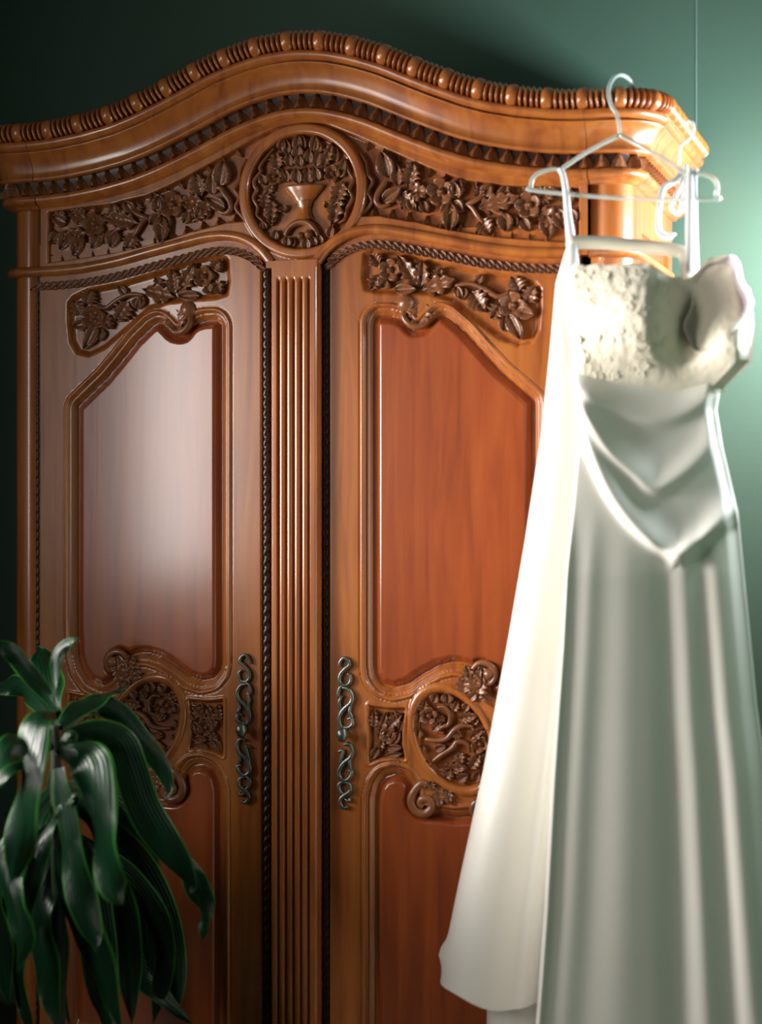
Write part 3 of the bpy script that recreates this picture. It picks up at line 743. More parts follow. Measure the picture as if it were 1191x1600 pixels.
# footed flower bowl in the round medallion
rows = []
for z, r in ((1.972, .0), (1.972, .0125), (1.960, .014), (1.966, .016), (1.973, .0175), (1.985, .028), (1.998, .040), (2.006, .0455), (2.0085, .046), (2.0085, .040), (2.006, .0)):
    rows.append([(.001 + r * math.cos(a), GF - .004 - .36 * max(r, .02) * math.sin(a), z) for a in np.linspace(0, PI, 15)])
MB().grid(np.array(rows)).build('carved_bowl', M_FRAME, FRIEZE)
rows = []
for z, r in ((1.936, .020), (1.942, .0165), (1.950, .0135), (1.960, .0130), (1.968, .0145), (1.976, .0185)):
    rows.append([(.001 + r * math.cos(a) * (1 + .10 * math.cos(8 * a)), GF - .003 - .75 * r * math.sin(a), z) for a in np.linspace(0, PI, 33)])
MB().grid(np.array(rows)).build('carved_bowl_stem', M_FRAME, FRIEZE)

# ---------------------------------------------------------------- doors (built for the right leaf, mirrored for the left)
F1 = [(.172, .985), (.174, .972), (.183, .961), (.200, .957), (.222, .963), (.252, .984), (.290, 1.005), (.325, 1.014), (.349, 1.0135), (.366, 1.0095),
      (.372, 1.007), (.380, 1.0115), (.389, 1.013), (.401, 1.012), (.411, 1.007), (.427, .993), (.433, .975), (.431, .958), (.422, .947), (.438, .938), (.458, .946), (.473, .966), (.480, .990), (.4835, 1.05), (.4835, 1.535),
      (.455, 1.560), (.418, 1.592), (.380, 1.633), (.344, 1.674), (.311, 1.703), (.303, 1.707), (.295, 1.700), (.282, 1.687), (.270, 1.680), (.256, 1.677), (.243, 1.677), (.232, 1.680), (.222, 1.688), (.214, 1.698), (.204, 1.705), (.190, 1.7085), (.172, 1.709)]
_half = [(.176, .690), (.1765, .704), (.182, .726), (.190, .737), (.203, .742), (.214, .740), (.221, .733), (.2235, .718), (.221, .704), (.224, .690), (.232, .679), (.242, .669), (.255, .662), (.270, .660), (.284, .661), (.298, .661), (.315, .6585), (.331, .657)]
F2 = [(.176, .17)] + _half + [(.662 - x, z) for x, z in _half[::-1][1:]] + [(.486, .17)]
SP = [(-x - .037, z) for x, z in SP_OUT]
SQ1 = [(.148, .902), (.165, .899), (.19, .897), (.227, .899), (.222, .87), (.219, .845), (.220, .82), (.226, .793), (.20, .796), (.17, .791), (.148, .781)]
SQ2 = [(.662 - x, z) for x, z in SQ1]
EC = (.331, .838)
def ell(X, Z):
    c, s = math.cos(math.radians(30)), math.sin(math.radians(30))
    dx, dz = X - EC[0], Z - EC[1]
    a = (-s * dx + c * dz) / .120      # long axis leans towards the pilaster
    b = (c * dx + s * dz) / .083
    return np.hypot(a, b)

PD = np.array([-1, -.0001, .004, .012, .0145, .0185, .0200, .023, .027, .0300, .0315, .0335, .0350, .0375, .040, .0430, .0455, .047, 1])
PH = np.array([-.003, -.003, -.006, -.0165, -.0185, -.0185, -.0130, -.0120, -.0085, -.0050, -.0075, -.0075, -.0010, .0035, .0048, .0030, -.0015, 0, 0])
xs = np.arange(.0405, .6005, .0022)
zs = np.concatenate([np.arange(.135, .62, .04), np.arange(.640, 1.035, .0022), np.arange(1.05, 1.505, .035), np.arange(1.515, 1.905, .0022)])
X, Z = np.meshgrid(xs, zs)
d1, d2 = sdf(F1, X, Z), sdf(F2, X, Z)
dm = np.minimum(d1, d2)
h = np.interp(dm, PD, PH)
dsp = sdf(SP, X, Z)
h = np.where((dsp < .008) & (dm > .040), np.minimum(h, -.013 * sstep(-dsp, -.008, .006)), h)
e = ell(X, Z)
ed = (e - 1) * .10
h = np.where(ed < .006, np.where(ed > -.013, .0065 * np.clip(1 - np.abs((ed + .0035) / .0095) ** 2.5, 0, 1), -.013 * sstep(-ed, .013, .017)), h)
for SQ in (SQ1, SQ2):
    ds = sdf(SQ, X, Z)
    rim = .003 * np.clip(1 - np.abs((ds - .005) / .004) ** 2, 0, 1)
    h = np.where((ds < .010) & (ed > .006) & (dm > .046), np.where(ds < .001, -.013 * sstep(-ds, -.001, .003), rim), h)
# edge rebates for the rope strips
h = np.where(X < .0600, -.020, h)
h = np.where(X > .5885, -.012, h)
reg = np.zeros(X.shape, int)                 # 0 frame, 1 moulding, 2 upper panel, 3 lower panel
reg[(dm < .047)] = 1
reg[d1 < .0165] = 2
reg[d2 < .0165] = 3

def grid_parts(X, Y, Z, reg, names, flip):
    r, c = X.shape
    idx = np.arange(r * c).reshape(r, c)
    q = np.stack([idx[:-1, :-1], idx[:-1, 1:], idx[1:, 1:], idx[1:, :-1]], -1).reshape(-1, 4)
    fr = reg[:-1, :-1].reshape(-1)
    V = np.stack([X, Y, Z], -1).reshape(-1, 3)
    if flip:
        q = q[:, ::-1]
    out = {}
    for k in names:
        f = q[fr == k]
        used, inv = np.unique(f, return_inverse=True)
        out[k] = (V[used], inv.reshape(-1, 4))
    return out

def rope_data(x, y, z0, z1, w, pitch, n_str=2, steps=9):
    """twisted strip: a two-strand rope standing half out of its rebate"""
    n = int((z1 - z0) / pitch * steps)
    rows = []
    for i in range(n + 1):
        z = z0 + (z1 - z0) * i / n
        ph = 2 * PI * (z - z0) / pitch / n_str
        row = []
        for a in np.linspace(0, 2 * PI, 13)[:-1]:
            r = w * (.60 + .40 * abs(math.cos(n_str * (a - ph) / 2)) ** .7)
            row.append((x + r * math.cos(a), y + r * math.sin(a), z))
        rows.append(row)
    return MB().grid(np.array(rows), closed=True)

STRIP_ME = LEAF_P[0].copy(); STRIP_ME.name = 'arch_leaf'; STRIP_ME.materials.clear(); STRIP_ME.materials.append(M_CARVE)
for side in (1, -1):
    tx = (lambda x: x) if side == 1 else (lambda x: -x - .037)
    XX = X if side == 1 else -X - .037
    parts = grid_parts(XX, -h, Z, reg, (0, 1, 2, 3), side == -1)
    v, f = parts[0]
    DOOR = obj('armoire_door', v, f, M_FRAME, ARM)
    DOOR['label'] = 'right armoire door behind the hanging dress' if side == 1 else 'left armoire door with the fluted centre strip'
    obj('panel_moulding', *parts[1], M_FRAME, DOOR)
    obj('upper_panel', *parts[2], M_PANEL, DOOR)
    obj('lower_panel', *parts[3], M_PANEL, DOOR)
    # solid leaf behind the carved face
    xa, xb = sorted((tx(.042), tx(.599)))
    MB().box(xa, xb, .022, .040, .135, 1.90).build('door_back', M_DARKW, DOOR, False)
    rope_data(tx(.0497), .010, .14, 1.842, .0096, .0215).build('rope_trim', M_ROPE, DOOR)
    rope_data(tx(.5945), .006, .14, 1.832, .0056, .0200).build('rope_trim', M_ROPE, DOOR)
    carve(SPAND, DOOR, .0115, tx, hmax=.021)
    carve(OVAL, DOOR, .0115, tx, hmax=.021)
    carve(DOORLEAF, DOOR, .002, tx, hmax=.012)
    carve(SQUARE, DOOR, .0115, tx, hmax=.015)
    carve(SQUARE, DOOR, .0115, lambda x: tx(.662 - x), hmax=.015)
    # scrolls at the panel corners
    carve(SCROLL, DOOR, .004, tx, hmax=.016)
    carve(SCROLL, DOOR, .004, lambda x: tx(.662 - x), hmax=.016)
    carve([('B', .409, .977, .0135), ('T', [(.372, .985), (.385, .998), (.402, 1.000), (.418, .990), (.422, .972), (.412, .958), (.398, .960)], .014),
           ('L', .400, .945, .392, .990, .030), ('L', .372, .950, .362, .990, .024), ('P', .385, .945, .376, .975, .020)], DOOR, .004, tx, hmax=.015)
    # carved leaf strip under the arch
    q = .067
    kk = 0
    while q < .612:
        x = AX + q; z = float(arch(x)) - .0165
        z2 = float(arch(x + .004)); z1 = float(arch(x - .004))
        sl = math.atan2(z2 - z1, .008)
        o = link('arch_leaf', STRIP_ME, None, DOOR)
        xw = x if side == 1 else -x - .035
        tilt = side * (PI / 2 - sl + (.55 if kk % 2 else -.45) + (0 if kk % 2 else .95))
        o.matrix_world = Matrix.Translation((xw, .001, z - (.003 if kk % 2 else .009))) @ Matrix.Rotation(tilt, 4, 'Y') @ Matrix.Diagonal((.0125, .0105, .0215, 1))
        q += .0088 * math.cos(sl)
        kk += 1
    # pierced bronze scroll plate with an oval knob
    mm = MB()
    for it in HANDLE:
        c = catmull([(tx(x), -.006, z) for x, z in it[1]], 6)
        n = len(c)
        tp = .62 + .38 * np.sin(PI * np.linspace(.05, .95, n))
        t = tube_data(c, it[2] * .72 * tp, 7, ref=(0, -1, 0), flat=1.15)
        b = len(mm.v)
        mm.v += t.v; mm.f += [tuple(b + k for k in f_) for f_ in t.f]
    mm.build('handle_plate', M_BRONZE, DOOR, True, 'dark bronze pierced scroll handle plate')
    hx, hz = tx(.0955), .842
    rows = []
    for s_, r in ((0, .0), (.000, .0075), (.006, .006), (.012, .0055), (.016, .0095), (.021, .0125), (.027, .0135), (.033, .0115), (.037, .007), (.0385, .0)):
        rows.append([(hx + r * math.cos(a) * .95, .002 - s_, hz + 1.25 * r * math.sin(a) * (1 + .06 * math.cos(6 * a))) for a in np.linspace(0, 2 * PI, 19)[:-1]])
    MB().grid(np.array(rows), closed=True, flip=True).build('handle_knob', M_BRONZE, DOOR, True, 'dark bronze oval knob')
    if side == -1:
        # reeded pilaster fixed to the edge of the left door
        xp = np.linspace(-.0625, .0405, 130)
        zp = np.concatenate([np.arange(.14, 1.76, .06), np.arange(1.770, 1.8335, .0025)])
        XP, ZP = np.meshgrid(xp, zp)
        u = (XP + .0465) / .0170
        k = u - np.round(u)
        inside = (XP > -.0500) & (XP < .0275)
        ztop = 1.806 - .5 * (np.abs(k) * .017) - .004
        prof = -.0095 * np.exp(-(np.abs(k) / .155) ** 2) + .0012 * (np.abs(k) * 2) ** 2
        fade = 1 - sstep(ZP, 1.800, 1.810)
        HP = .030 + np.where(inside, prof * fade, 0)
        edge = np.minimum(XP + .0625, .0405 - XP)
        HP = HP - .004 * (1 - sstep(edge, 0, .004))
        mm = MB().grid(np.stack([XP, -HP, ZP], -1))
        for xe, fl in ((-.0625, False), (.0405, True)):
            mm.grid(np.array([[(xe, -.026, z) for z in (.14, 1.8325)], [(xe, .020, z) for z in (.14, 1.8325)]]), flip=fl)
        mm.build('pilaster', M_FRAME, DOOR, True, 'reeded centre strip')

# ------------------------------------------------------------------ potted dracaena
def leaf_mat():
    m, nt, p = new_mat('dracaena_leaf')
    uv = nd(nt, 'ShaderNodeUVMap')
    sep = nd(nt, 'ShaderNodeSeparateXYZ')
    nt.links.new(uv.outputs[0], sep.inputs[0])
    n = nd(nt, 'ShaderNodeTexNoise')
    n.inputs['Scale'].default_value = 9
    mp = nd(nt, 'ShaderNodeMapping')
    mp.inputs['Scale'].default_value = (7, .5, 1)
    nt.links.new(uv.outputs[0], mp.inputs[0])
    nt.links.new(mp.outputs[0], n.inputs['Vector'])
    # pale margins along both edges
    a = nd(nt, 'ShaderNodeMath', operation='SUBTRACT'); a.inputs[1].default_value = .5
    nt.links.new(sep.outputs['X'], a.inputs[0])
    b = nd(nt, 'ShaderNodeMath', operation='ABSOLUTE')
    nt.links.new(a.outputs[0], b.inputs[0])
    r = nd(nt, 'ShaderNodeValToRGB')
    r.color_ramp.elements[0].position = .42; r.color_ramp.elements[0].color = (0, 0, 0, 1)
    r.color_ramp.elements[1].position = .49; r.color_ramp.elements[1].color = (1, 1, 1, 1)
    nt.links.new(b.outputs[0], r.inputs[0])
    g = nd(nt, 'ShaderNodeValToRGB')
    g.color_ramp.elements[0].position = .3; g.color_ramp.elements[0].color = (.002, .015, .006, 1)
    g.color_ramp.elements[1].position = .7; g.color_ramp.elements[1].color = (.005, .040, .013, 1)
    nt.links.new(n.outputs['Fac'], g.inputs[0])
    mx = nd(nt, 'ShaderNodeMix', data_type='RGBA')
    nt.links.new(r.outputs[0], mx.inputs[0])
    nt.links.new(g.outputs[0], mx.inputs[6])
    mx.inputs[7].default_value = (.040, .19, .025, 1)
    nt.links.new(mx.outputs[2], p.inputs['Base Color'])
    p.inputs['Roughness'].default_value = .27
    p.inputs['Specular IOR Level'].default_value = .42
    p.inputs['Coat Weight'].default_value = .1
    p.inputs['Coat Roughness'].default_value = .2
    bp = nd(nt, 'ShaderNodeBump'); bp.inputs['Strength'].default_value = .30; bp.inputs['Distance'].default_value = .004
    w = nd(nt, 'ShaderNodeTexWave'); w.inputs['Scale'].default_value = 3.2; w.inputs['Distortion'].default_value = .6
    nt.links.new(uv.outputs[0], w.inputs['Vector'])
    nt.links.new(w.outputs['Fac'], bp.inputs['Height'])
    nt.links.new(bp.outputs[0], p.inputs['Normal'])
    return m
M_LEAF = leaf_mat()
M_CANE = plain_mat('dracaena_cane', (.022, .032, .014), rough=.7, var=.3, vscale=30, bump=.4)
M_POT = plain_mat('glazed_pot', (.035, .04, .045), rough=.35, var=.2)
M_SOIL = plain_mat('potting_soil', (.02, .014, .01), rough=.95, var=.4, vscale=60, bump=.8)
PX0, PY0 = -.352, -.455
PLANT = root('dracaena_plant', 'dark green dracaena plant with drooping strap leaves before the left armoire door', 'plant', (PX0, PY0, 0))
rows = []
for z, r in ((0, .0), (0, .105), (.02, .112), (.12, .145), (.16, .152), (.17, .158), (.18, .156), (.18, .142), (.16, .138), (.145, .0)):
    rows.append([(PX0 + r * math.cos(a), PY0 + r * math.sin(a), z) for a in np.linspace(0, 2 * PI, 33)[:-1]])
pot = MB().grid(np.array(rows), closed=True).build('pot', M_POT, PLANT)
rows = [[(PX0 + r * math.cos(a), PY0 + r * math.sin(a), .152 + .006 * math.cos(5 * a) * (r > 0)) for a in np.linspace(0, 2 * PI, 25)[:-1]] for r in (.0, .07, .137)]
MB().grid(np.array(rows), closed=True).build('soil', M_SOIL, PLANT)
c = catmull([(PX0 + .004, PY0, .14), (PX0 + .006, PY0, .45), (PX0, PY0, .70), (PX0 - .001, PY0, .84), (PX0 - .004, PY0, .90)], 8)
tube_data(c, np.linspace(.014, .009, len(c)), 10, ref=(0, -1, 0)).build('cane', M_CANE, PLANT)

def strap_leaf(pts, w, k):
    c = catmull(pts, 8)
    n = len(c)
    T = np.gradient(c, axis=0); T /= np.linalg.norm(T, axis=1)[:, None]
    vdir = np.array(CAM) * 0 + np.array([.12 * math.sin(k * 1.7) - .10, -1.0, .35 + .2 * math.sin(k)])
    rows, uvs = [], []
    tt = np.linspace(0, 1, n)
    for i in range(n):
        side = np.cross(T[i], vdir)
        side /= np.linalg.norm(side) + 1e-9
        tw = .45 * math.sin(2.2 * tt[i] * PI + k)
        nrm = np.cross(side, T[i]); nrm /= np.linalg.norm(nrm)
        side = side * math.cos(tw) + nrm * math.sin(tw)
        nrm = np.cross(side, T[i]); nrm /= np.linalg.norm(nrm)
        t = tt[i]
        ww = w * .5 * min(1, .42 + 1.9 * t) * (1 - max(0, (t - .55) / .45) ** 1.9) + .0006
        row = []
        for s in np.linspace(-1, 1, 9):
            fold = .22 * ww * (abs(s) ** 1.3)
            wave = .10 * w * math.sin(9 * t * PI * .5 + k * 1.3 + (0 if s > 0 else 1.6)) * s * s
            ch = .012 * w * math.cos(s * PI * 5)
            row.append(c[i] + side * ww * s + nrm * (-fold + wave + ch))
            uvs.append(((s + 1) / 2, t))
        rows.append(row)
    m = MB().grid(np.array(rows))
    me = mesh('leaf', m.v, m.f)
    uvl = me.uv_layers.new(name='UVMap')
    vi = np.zeros(len(me.loops), int); me.loops.foreach_get('vertex_index', vi)
    uvl.data.foreach_set('uv', np.array(uvs)[vi].reshape(-1))
    me.materials.append(M_LEAF)
    return link('leaf', me, None, PLANT)
for k, (pts, w) in enumerate(LEAVES):
    strap_leaf(pts, w * 1.15, k)
# ------------------------------------------------------------------ wedding dress on its hanger
def satin_mat(name, c, rough=.32, sheen=.3):
    m, nt, p = new_mat(name)
    tc = nd(nt, 'ShaderNodeTexCoord')
    n = nd(nt, 'ShaderNodeTexNoise'); n.inputs['Scale'].default_value = 3; n.inputs['Detail'].default_value = 3
    nt.links.new(tc.outputs['Object'], n.inputs['Vector'])
    r = nd(nt, 'ShaderNodeValToRGB')
    r.color_ramp.elements[0].position = .3; r.color_ramp.elements[0].color = (*[v * .96 for v in c], 1)
    r.color_ramp.elements[1].position = .7; r.color_ramp.elements[1].color = (*[min(1, v * 1.03) for v in c], 1)
    nt.links.new(n.outputs['Fac'], r.inputs[0])
    nt.links.new(r.outputs[0], p.inputs['Base Color'])
    p.inputs['Roughness'].default_value = rough
    p.inputs['Sheen Weight'].default_value = sheen
    p.inputs['Specular IOR Level'].default_value = .6
    return m
M_SATIN = satin_mat('ivory_satin', (.86, .835, .765), rough=.34, sheen=.15)
M_LACE = satin_mat('ivory_lace', (.84, .77, .62), rough=.7, sheen=.3)
M_LINING = satin_mat('pale_lining', (.56, .49, .52), rough=.5)
M_RIBBON = satin_mat('white_ribbon', (.85, .84, .85), rough=.35)
M_BAND = satin_mat('cream_band', (.66, .60, .49), rough=.5)

DX, DY = .78, -.14
DRESS = root('wedding_dress', 'ivory satin wedding dress with lace bodice hanging before the right armoire door', 'dress', (DX, DY, 0))
SK = np.array(SKIRT)[::-1]
TR = np.array(TRAIN)[::-1]
def ridge(curve, X, Z, wid):
    """asymmetric soft ridge along a curve: value 0..1"""
    c = catmull(curve, 8)
    d = np.full(X.shape, 1e9); sg = np.zeros(X.shape)
    for i in range(len(c) - 1):
        a, b = c[i], c[i + 1]; e_ = b - a; L = e_.dot(e_) + 1e-12
        t = np.clip(((X - a[0]) * e_[0] + (Z - a[1]) * e_[1]) / L, 0, 1)
        dx, dz = X - a[0] - t * e_[0], Z - a[1] - t * e_[1]
        dd = np.hypot(dx, dz)
        m_ = dd < d
        sg = np.where(m_, np.sign(e_[0] * dz - e_[1] * dx), sg)
        d = np.where(m_, dd, d)
    return np.where(sg > 0, np.exp(-(d / (wid * 2.6)) ** 2), np.exp(-(d / wid) ** 2))

# skirt: front sheet and back sheet as one closed tube
zs = np.concatenate([np.linspace(.045, 1.05, 60), np.linspace(1.06, 1.60, 90)])
s = np.linspace(0, 1, 110)
Sg, Zg = np.meshgrid(s, zs)
Lz = np.interp(Zg, SK[:, 0], SK[:, 1]); Rz = np.interp(Zg, SK[:, 0], SK[:, 2])
Xf = Lz + (Rz - Lz) * Sg
down = np.clip((1.60 - Zg) / 1.5, 0, 1)
body = sstep(Sg, -.004, .06) * (1 - .80 * np.clip((Sg - .06) / .94, 0, 1) ** 1.15) * (1 - sstep(Sg, .93, 1.0))
dep = .065 + .065 * np.clip((1.6 - Zg) / .4, 0, 1) + .04 * down
fold = np.zeros_like(Xf)
for c0, c1, w0, w1, amp in ((.035, .03, .03, .045, .020), (.20, .14, .05, .06, .005), (.40, .36, .10, .12, .006), (.58, .595, .05, .06, -.010), (.69, .705, .05, .055, .006), (.775, .79, .04, .05, -.006), (.87, .88, .06, .07, .012), (.955, .955, .03, .03, -.004)):
    cc = c0 + (c1 - c0) * down; ww = w0 + (w1 - w0) * down
    fold += amp * np.exp(-((Sg - cc) / ww) ** 2) * np.clip(.15 + 1.5 * down, 0, 1.15)
hip = sstep(Zg, 1.18, 1.30)
sw = .020 * ridge(SWAG1, Xf, Zg, .011) + .016 * ridge(SWAG2, Xf, Zg, .012) + .012 * ridge(SWAG3, Xf, Zg, .012) + .010 * ridge(SWAG4, Xf, Zg, .008)
fold *= 1 - sstep(Zg, 1.20, 1.36)
Yf = -.155 - dep * body - fold - sw
Xb = Rz + (Lz - Rz) * Sg
Yb = -.12 + .055 * np.sin(PI * Sg) ** .7 + .012 * np.sin(Sg * 21 + Zg * .8) * down
Pf = np.stack([Xf, Yf, Zg], -1)
Pb = np.stack([Xb, Yb, Zg], -1)
MB().grid(np.concatenate([Pf, Pb[:, 1:-1]], 1), closed=True).build('skirt', M_SATIN, DRESS)

# train: the back width pulled out to the left behind the skirt
zs = np.linspace(TR[0, 0], TR[-1, 0], 90)
s = np.linspace(0, 1, 60)
Sg, Zg = np.meshgrid(s, zs)
xl = np.interp(Zg, TR[:, 0], TR[:, 1]); xr = np.interp(Zg, SK[:, 0], SK[:, 1]) + .035 - .055 * sstep(Zg, 1.62, 1.80)
down = np.clip((1.84 - Zg) / 1.5, 0, 1)
Xt = xl + (xr - xl) * Sg
Yt = -.040 - (.035 + .115 * down) * np.sin(PI * np.clip(Sg * 1.0, 0, 1) ** .62) ** .8 - .02 * down * np.exp(-((Sg - .72) / .07) ** 2) + .018 * down * np.exp(-((Sg - .86) / .05) ** 2)
hem = np.where(Sg < .5, .0, 1) * 0
Zt = Zg - (1 - sstep(Zg, .36, .60)) * (.035 * Sg) + .010 * np.sin(Sg * 9) * (1 - sstep(Zg, .36, .45))
Xt = Xt - .014 * np.exp(-((Zg - .415) / .02) ** 2) * np.exp(-(Sg / .06) ** 2)
Pt = np.stack([Xt, Yt, Zt], -1)
MB().grid(Pt).build('train', M_SATIN, DRESS)
# inner layer showing under the lifted hem
zs = np.linspace(.05, .50, 24); s = np.linspace(0, 1, 24)
Sg, Zg = np.meshgrid(s, zs)
xl = .418 + .0 * Zg - .02 * (.4 - Zg); xr = np.interp(Zg, SK[:, 0], SK[:, 1]) + .04
Xu = xl + (xr - xl) * Sg
Yu = -.05 - .07 * np.sin(PI * Sg ** .7)
MB().grid(np.stack([Xu, Yu, Zg], -1)).build('underskirt', M_SATIN, DRESS)

# bodice
BR = np.array(BODROWS).reshape(-1, 4)      # xl, zl, xr, zr per row
bz = ((BR[:, 1] + BR[:, 3]) / 2)[::-1]; bl = BR[:, 0][::-1]; br = BR[:, 2][::-1]
nz_, ns_ = 90, 110
t = np.linspace(0, 1, nz_); s = np.linspace(0, 1, ns_)
Sg, Tg = np.meshgrid(s, t)
ztop = 1.795 - .004 * np.sin(PI * np.clip(Sg / .5, 0, 1)) - .030 * np.exp(-((Sg - .62) / .10) ** 2)
ztop = np.where(Sg > .66, 1.762 + .043 * sstep(Sg, .66, .84) - .06 * sstep(Sg, .9, 1.0), ztop)
Zb = 1.548 + (ztop - 1.548) * Tg
Lb = np.interp(Zb, bz, bl); Rb = np.interp(Zb, bz, br)
Xb_ = Lb + (Rb - Lb) * Sg
bulge = .070 * np.exp(-(np.where(Xb_ < .775, (.775 - Xb_) / .125, (Xb_ - .775) / .042) ** 2 + ((Zb - 1.69) / .095) ** 2))
dent = -.032 * np.exp(-(((Xb_ - .842) / .034) ** 2 + ((Zb - 1.675) / .055) ** 2))
puff = .045 * np.exp(-(((Xb_ - .93) / .055) ** 2 + ((Zb - 1.63) / .07) ** 2))
Y0 = -.157 - (.074 - .004 * Tg) * sstep(Sg, -.004, .08) * (1 - (.78 - .25 * Tg) * Sg) * (1 - sstep(Sg, .93, 1.0)) - (bulge + dent + puff) * sstep(Tg, 0, .35)
lace = np.zeros_like(Y0)
for i in range(nz_):
    for j in range(ns_):
        v = Vector((Xb_[i, j] * 48, Zb[i, j] * 48, 3.1))
        lace[i, j] = mnoise.noise(v) * .0024 + mnoise.noise(v * 2.3) * .0014
Y0 = Y0 - lace * np.clip(Tg * 3, .1, 1)
front = np.stack([Xb_, Y0, Zb + lace * (Tg > .97)], -1)
MB().grid(front).build('bodice', M_LACE, DRESS)
# bodice back
Sg2, Tg2 = np.meshgrid(np.linspace(0, 1, 40), np.linspace(0, 1, 20))
Zk = 1.548 + (1.70 - 1.548) * Tg2
Lk = np.interp(Zk, bz, bl); Rk = np.interp(Zk, bz, br)
MB().grid(np.stack([Lk + (Rk - Lk) * Sg2, -.150 + .07 * np.sin(PI * Sg2) ** .6, Zk], -1), flip=True).build('bodice_back', M_LINING, DRESS)
# the right cup folds open and shows its lining
cx, cz, cy = .897, 1.712, -.215
rows, rows2 = [], []
for b in np.linspace(0.02, 1, 16):
    row, row2 = [], []
    for a in np.linspace(0, 2 * PI, 37)[:-1]:
        rx = .056 + .008 * math.cos(3 * a + .5) + .004 * math.cos(7 * a)
        rz = .086 + .009 * math.sin(2 * a) + .004 * math.cos(6 * a)
        q = math.sin(b * PI / 2)
        dp = .055 * math.cos(b * PI / 2)
        p = np.array([rx * q * math.cos(a) + .010 * q * math.sin(a), dp - .02 * q * q * math.cos(a), rz * q * math.sin(a)])
        row.append((cx + p[0], cy + p[1], cz + p[2]))
        row2.append((cx + p[0] * 1.06 + .004, cy + p[1] + .008 - (.008 if b > .99 else 0), cz + p[2] * 1.05) if b < .99 else row[-1])
    rows.append(row); rows2.append(row2)
MB().grid(np.array(rows), closed=True).build('cup_lining', M_LINING, DRESS)
MB().grid(np.array(rows2), closed=True, flip=True).build('cup', M_LACE, DRESS)
# lace flowers sewn on the left cup
FL_ME = FLOWER.copy(); FL_ME.name = 'lace_flower'; FL_ME.materials.clear(); FL_ME.materials.append(M_LACE)
rnd = random.Random(3)
for k in range(70):
    i = rnd.randrange(8, nz_ - 3); j = rnd.randrange(4, int(ns_ * .62))
    if Tg[i, j] < .12:
        continue
    p = front[i, j]
    o = link('lace_flower', FL_ME, None, DRESS)
    r = rnd.uniform(.006, .0125)
    n_ = np.cross(front[i, j + 1] - front[i, j - 1], front[i + 1, j] - front[i - 1, j]); n_ /= np.linalg.norm(n_)
    qd = Vector((0, -1, 0)).rotation_difference(Vector(n_ if n_[1] < 0 else -n_))
    W = Matrix.Translation(p) @ qd.to_matrix().to_4x4() @ Matrix.Rotation(rnd.uniform(0, 6), 4, 'Y') @ Matrix.Diagonal((r, .0020, r, 1))
    o.matrix_parent_inverse = Matrix.Identity(4)
    o.matrix_basis = Matrix.Translation((-DX, -DY, 0)) @ W

def ribbon(name, pts, w, mat, th=.0016, ydir=None, parent=DRESS, twist=0):
    c = catmull(pts, 8); n = len(c)
    T = np.gradient(c, axis=0); T /= np.linalg.norm(T, axis=1)[:, None]
    w = np.broadcast_to(np.asarray(w, float), (n,)) if np.ndim(w) == 0 else np.interp(np.linspace(0, 1, n), np.linspace(0, 1, len(w)), w)
    rows = []
    for i in range(n):
        nr = np.array([.15, -1, 0.]) if ydir is None else np.array(ydir, float)
        sd = np.cross(T[i], nr); sd /= np.linalg.norm(sd)
        nr = np.cross(sd, T[i])
        a = twist * i / n
        s2 = sd * math.cos(a) + nr * math.sin(a); n2 = np.cross(s2, T[i])
        h_ = w[i] / 2
        rows.append([c[i] - s2 * h_ + n2 * th, c[i] + n2 * th * 2.0, c[i] + s2 * h_ + n2 * th, c[i] + s2 * h_ - n2 * th, c[i], c[i] - s2 * h_ - n2 * th])
    m = MB().grid(np.array(rows), closed=True)
    m.f.append(tuple(range(6))[::-1]); m.f.append(tuple((n - 1) * 6 + k for k in range(6)))
    return m.build(name, mat, parent)
P3 = lambda L, y: [(x, y, z) for x, z in L]
def P3y(L, ys):
    q = np.interp(np.linspace(0, 1, len(L)), np.linspace(0, 1, len(ys)), ys)
    return [(x, yy, z) for (x, z), yy in zip(L, q)]
ribbon('back_band', P3y(BAND, [-.155, -.12, -.12, -.15]), .026, M_BAND)
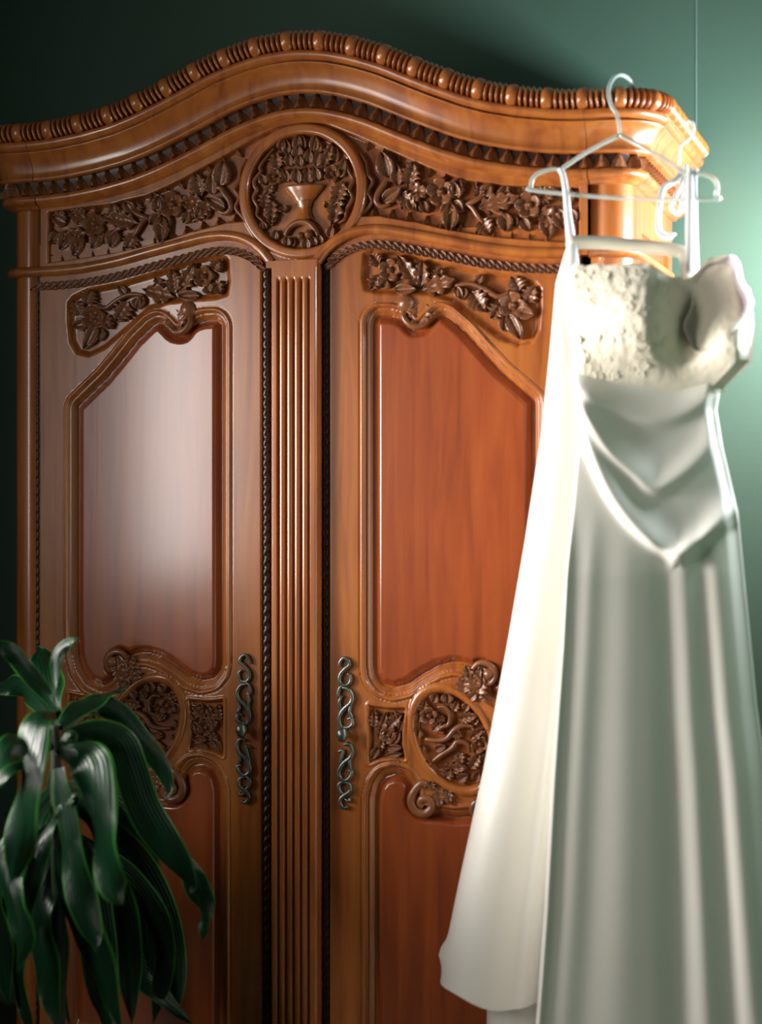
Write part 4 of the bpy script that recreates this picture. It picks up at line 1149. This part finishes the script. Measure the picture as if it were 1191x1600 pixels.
ribbon('strap', P3y(STRAPL, [-.128, -.138, -.15, -.17]), [.012, .012, .013, .015, .019, .024, .030], M_RIBBON)
ribbon('strap', P3y(STRAPR, [-.128, -.138, -.15, -.17]), [.012, .014, .016, .018, .020, .024], M_RIBBON, twist=.5)
ribbon('strap', P3y([(x + .008, z) for x, z in STRAPR], [-.124, -.130, -.14, -.15]), .010, M_RIBBON, twist=-.7)

# clear plastic hanger over the front of the cornice
def clear_mat():
    m, nt, p = new_mat('clear_plastic')
    p.inputs['Base Color'].default_value = (.80, .90, .86, 1)
    p.inputs['Roughness'].default_value = .12
    p.inputs['Transmission Weight'].default_value = .62
    p.inputs['IOR'].default_value = 1.46
    return m
M_CLEAR = clear_mat()
HANG = root('coat_hanger', 'clear plastic hanger hooked over the armoire cornice and holding the dress', 'hanger', (.7017, -.125, 1.93))
ribbon('hanger_body', P3(HANGER, -.125), .0085, M_CLEAR, th=.0028, parent=HANG)
hk = [(x, y, z) for (x, z), y in zip(HOOK, [-.028, -.040, -.058, -.080, -.104, -.120, -.125, -.125, -.125, -.125, -.125])]
ribbon('hook', hk, .0075, M_CLEAR, th=.0024, parent=HANG)

# second hook at the side of the cornice, with a looped ribbon
HOOKR = root('ribbon_loop', 'white ribbon loops hanging from a small hook at the side of the cornice', 'ribbon', (HOOK2[-1][0], -.03, HOOK2[-1][1]))
hk2 = [(x, y, z) for (x, z), y in zip(HOOK2, np.linspace(-.0, -.03, len(HOOK2)))]
ribbon('hook', hk2, .006, M_RIBBON, th=.0016, parent=HOOKR)
ribbon('ribbon', P3y(RIB1, [-.03, -.08, -.10, -.12]), [.010, .014, .012, .012, .016, .02], M_RIBBON, parent=HOOKR, twist=.8)
ribbon('ribbon', P3y(RIB2, [-.03, -.06, -.08, -.06, -.03]), [.006, .009, .010, .009, .006], M_RIBBON, parent=HOOKR, twist=.6)
ribbon('ribbon', P3y(RIB3, [-.03, -.07, -.09]), .009, M_RIBBON, parent=HOOKR, twist=-.6)
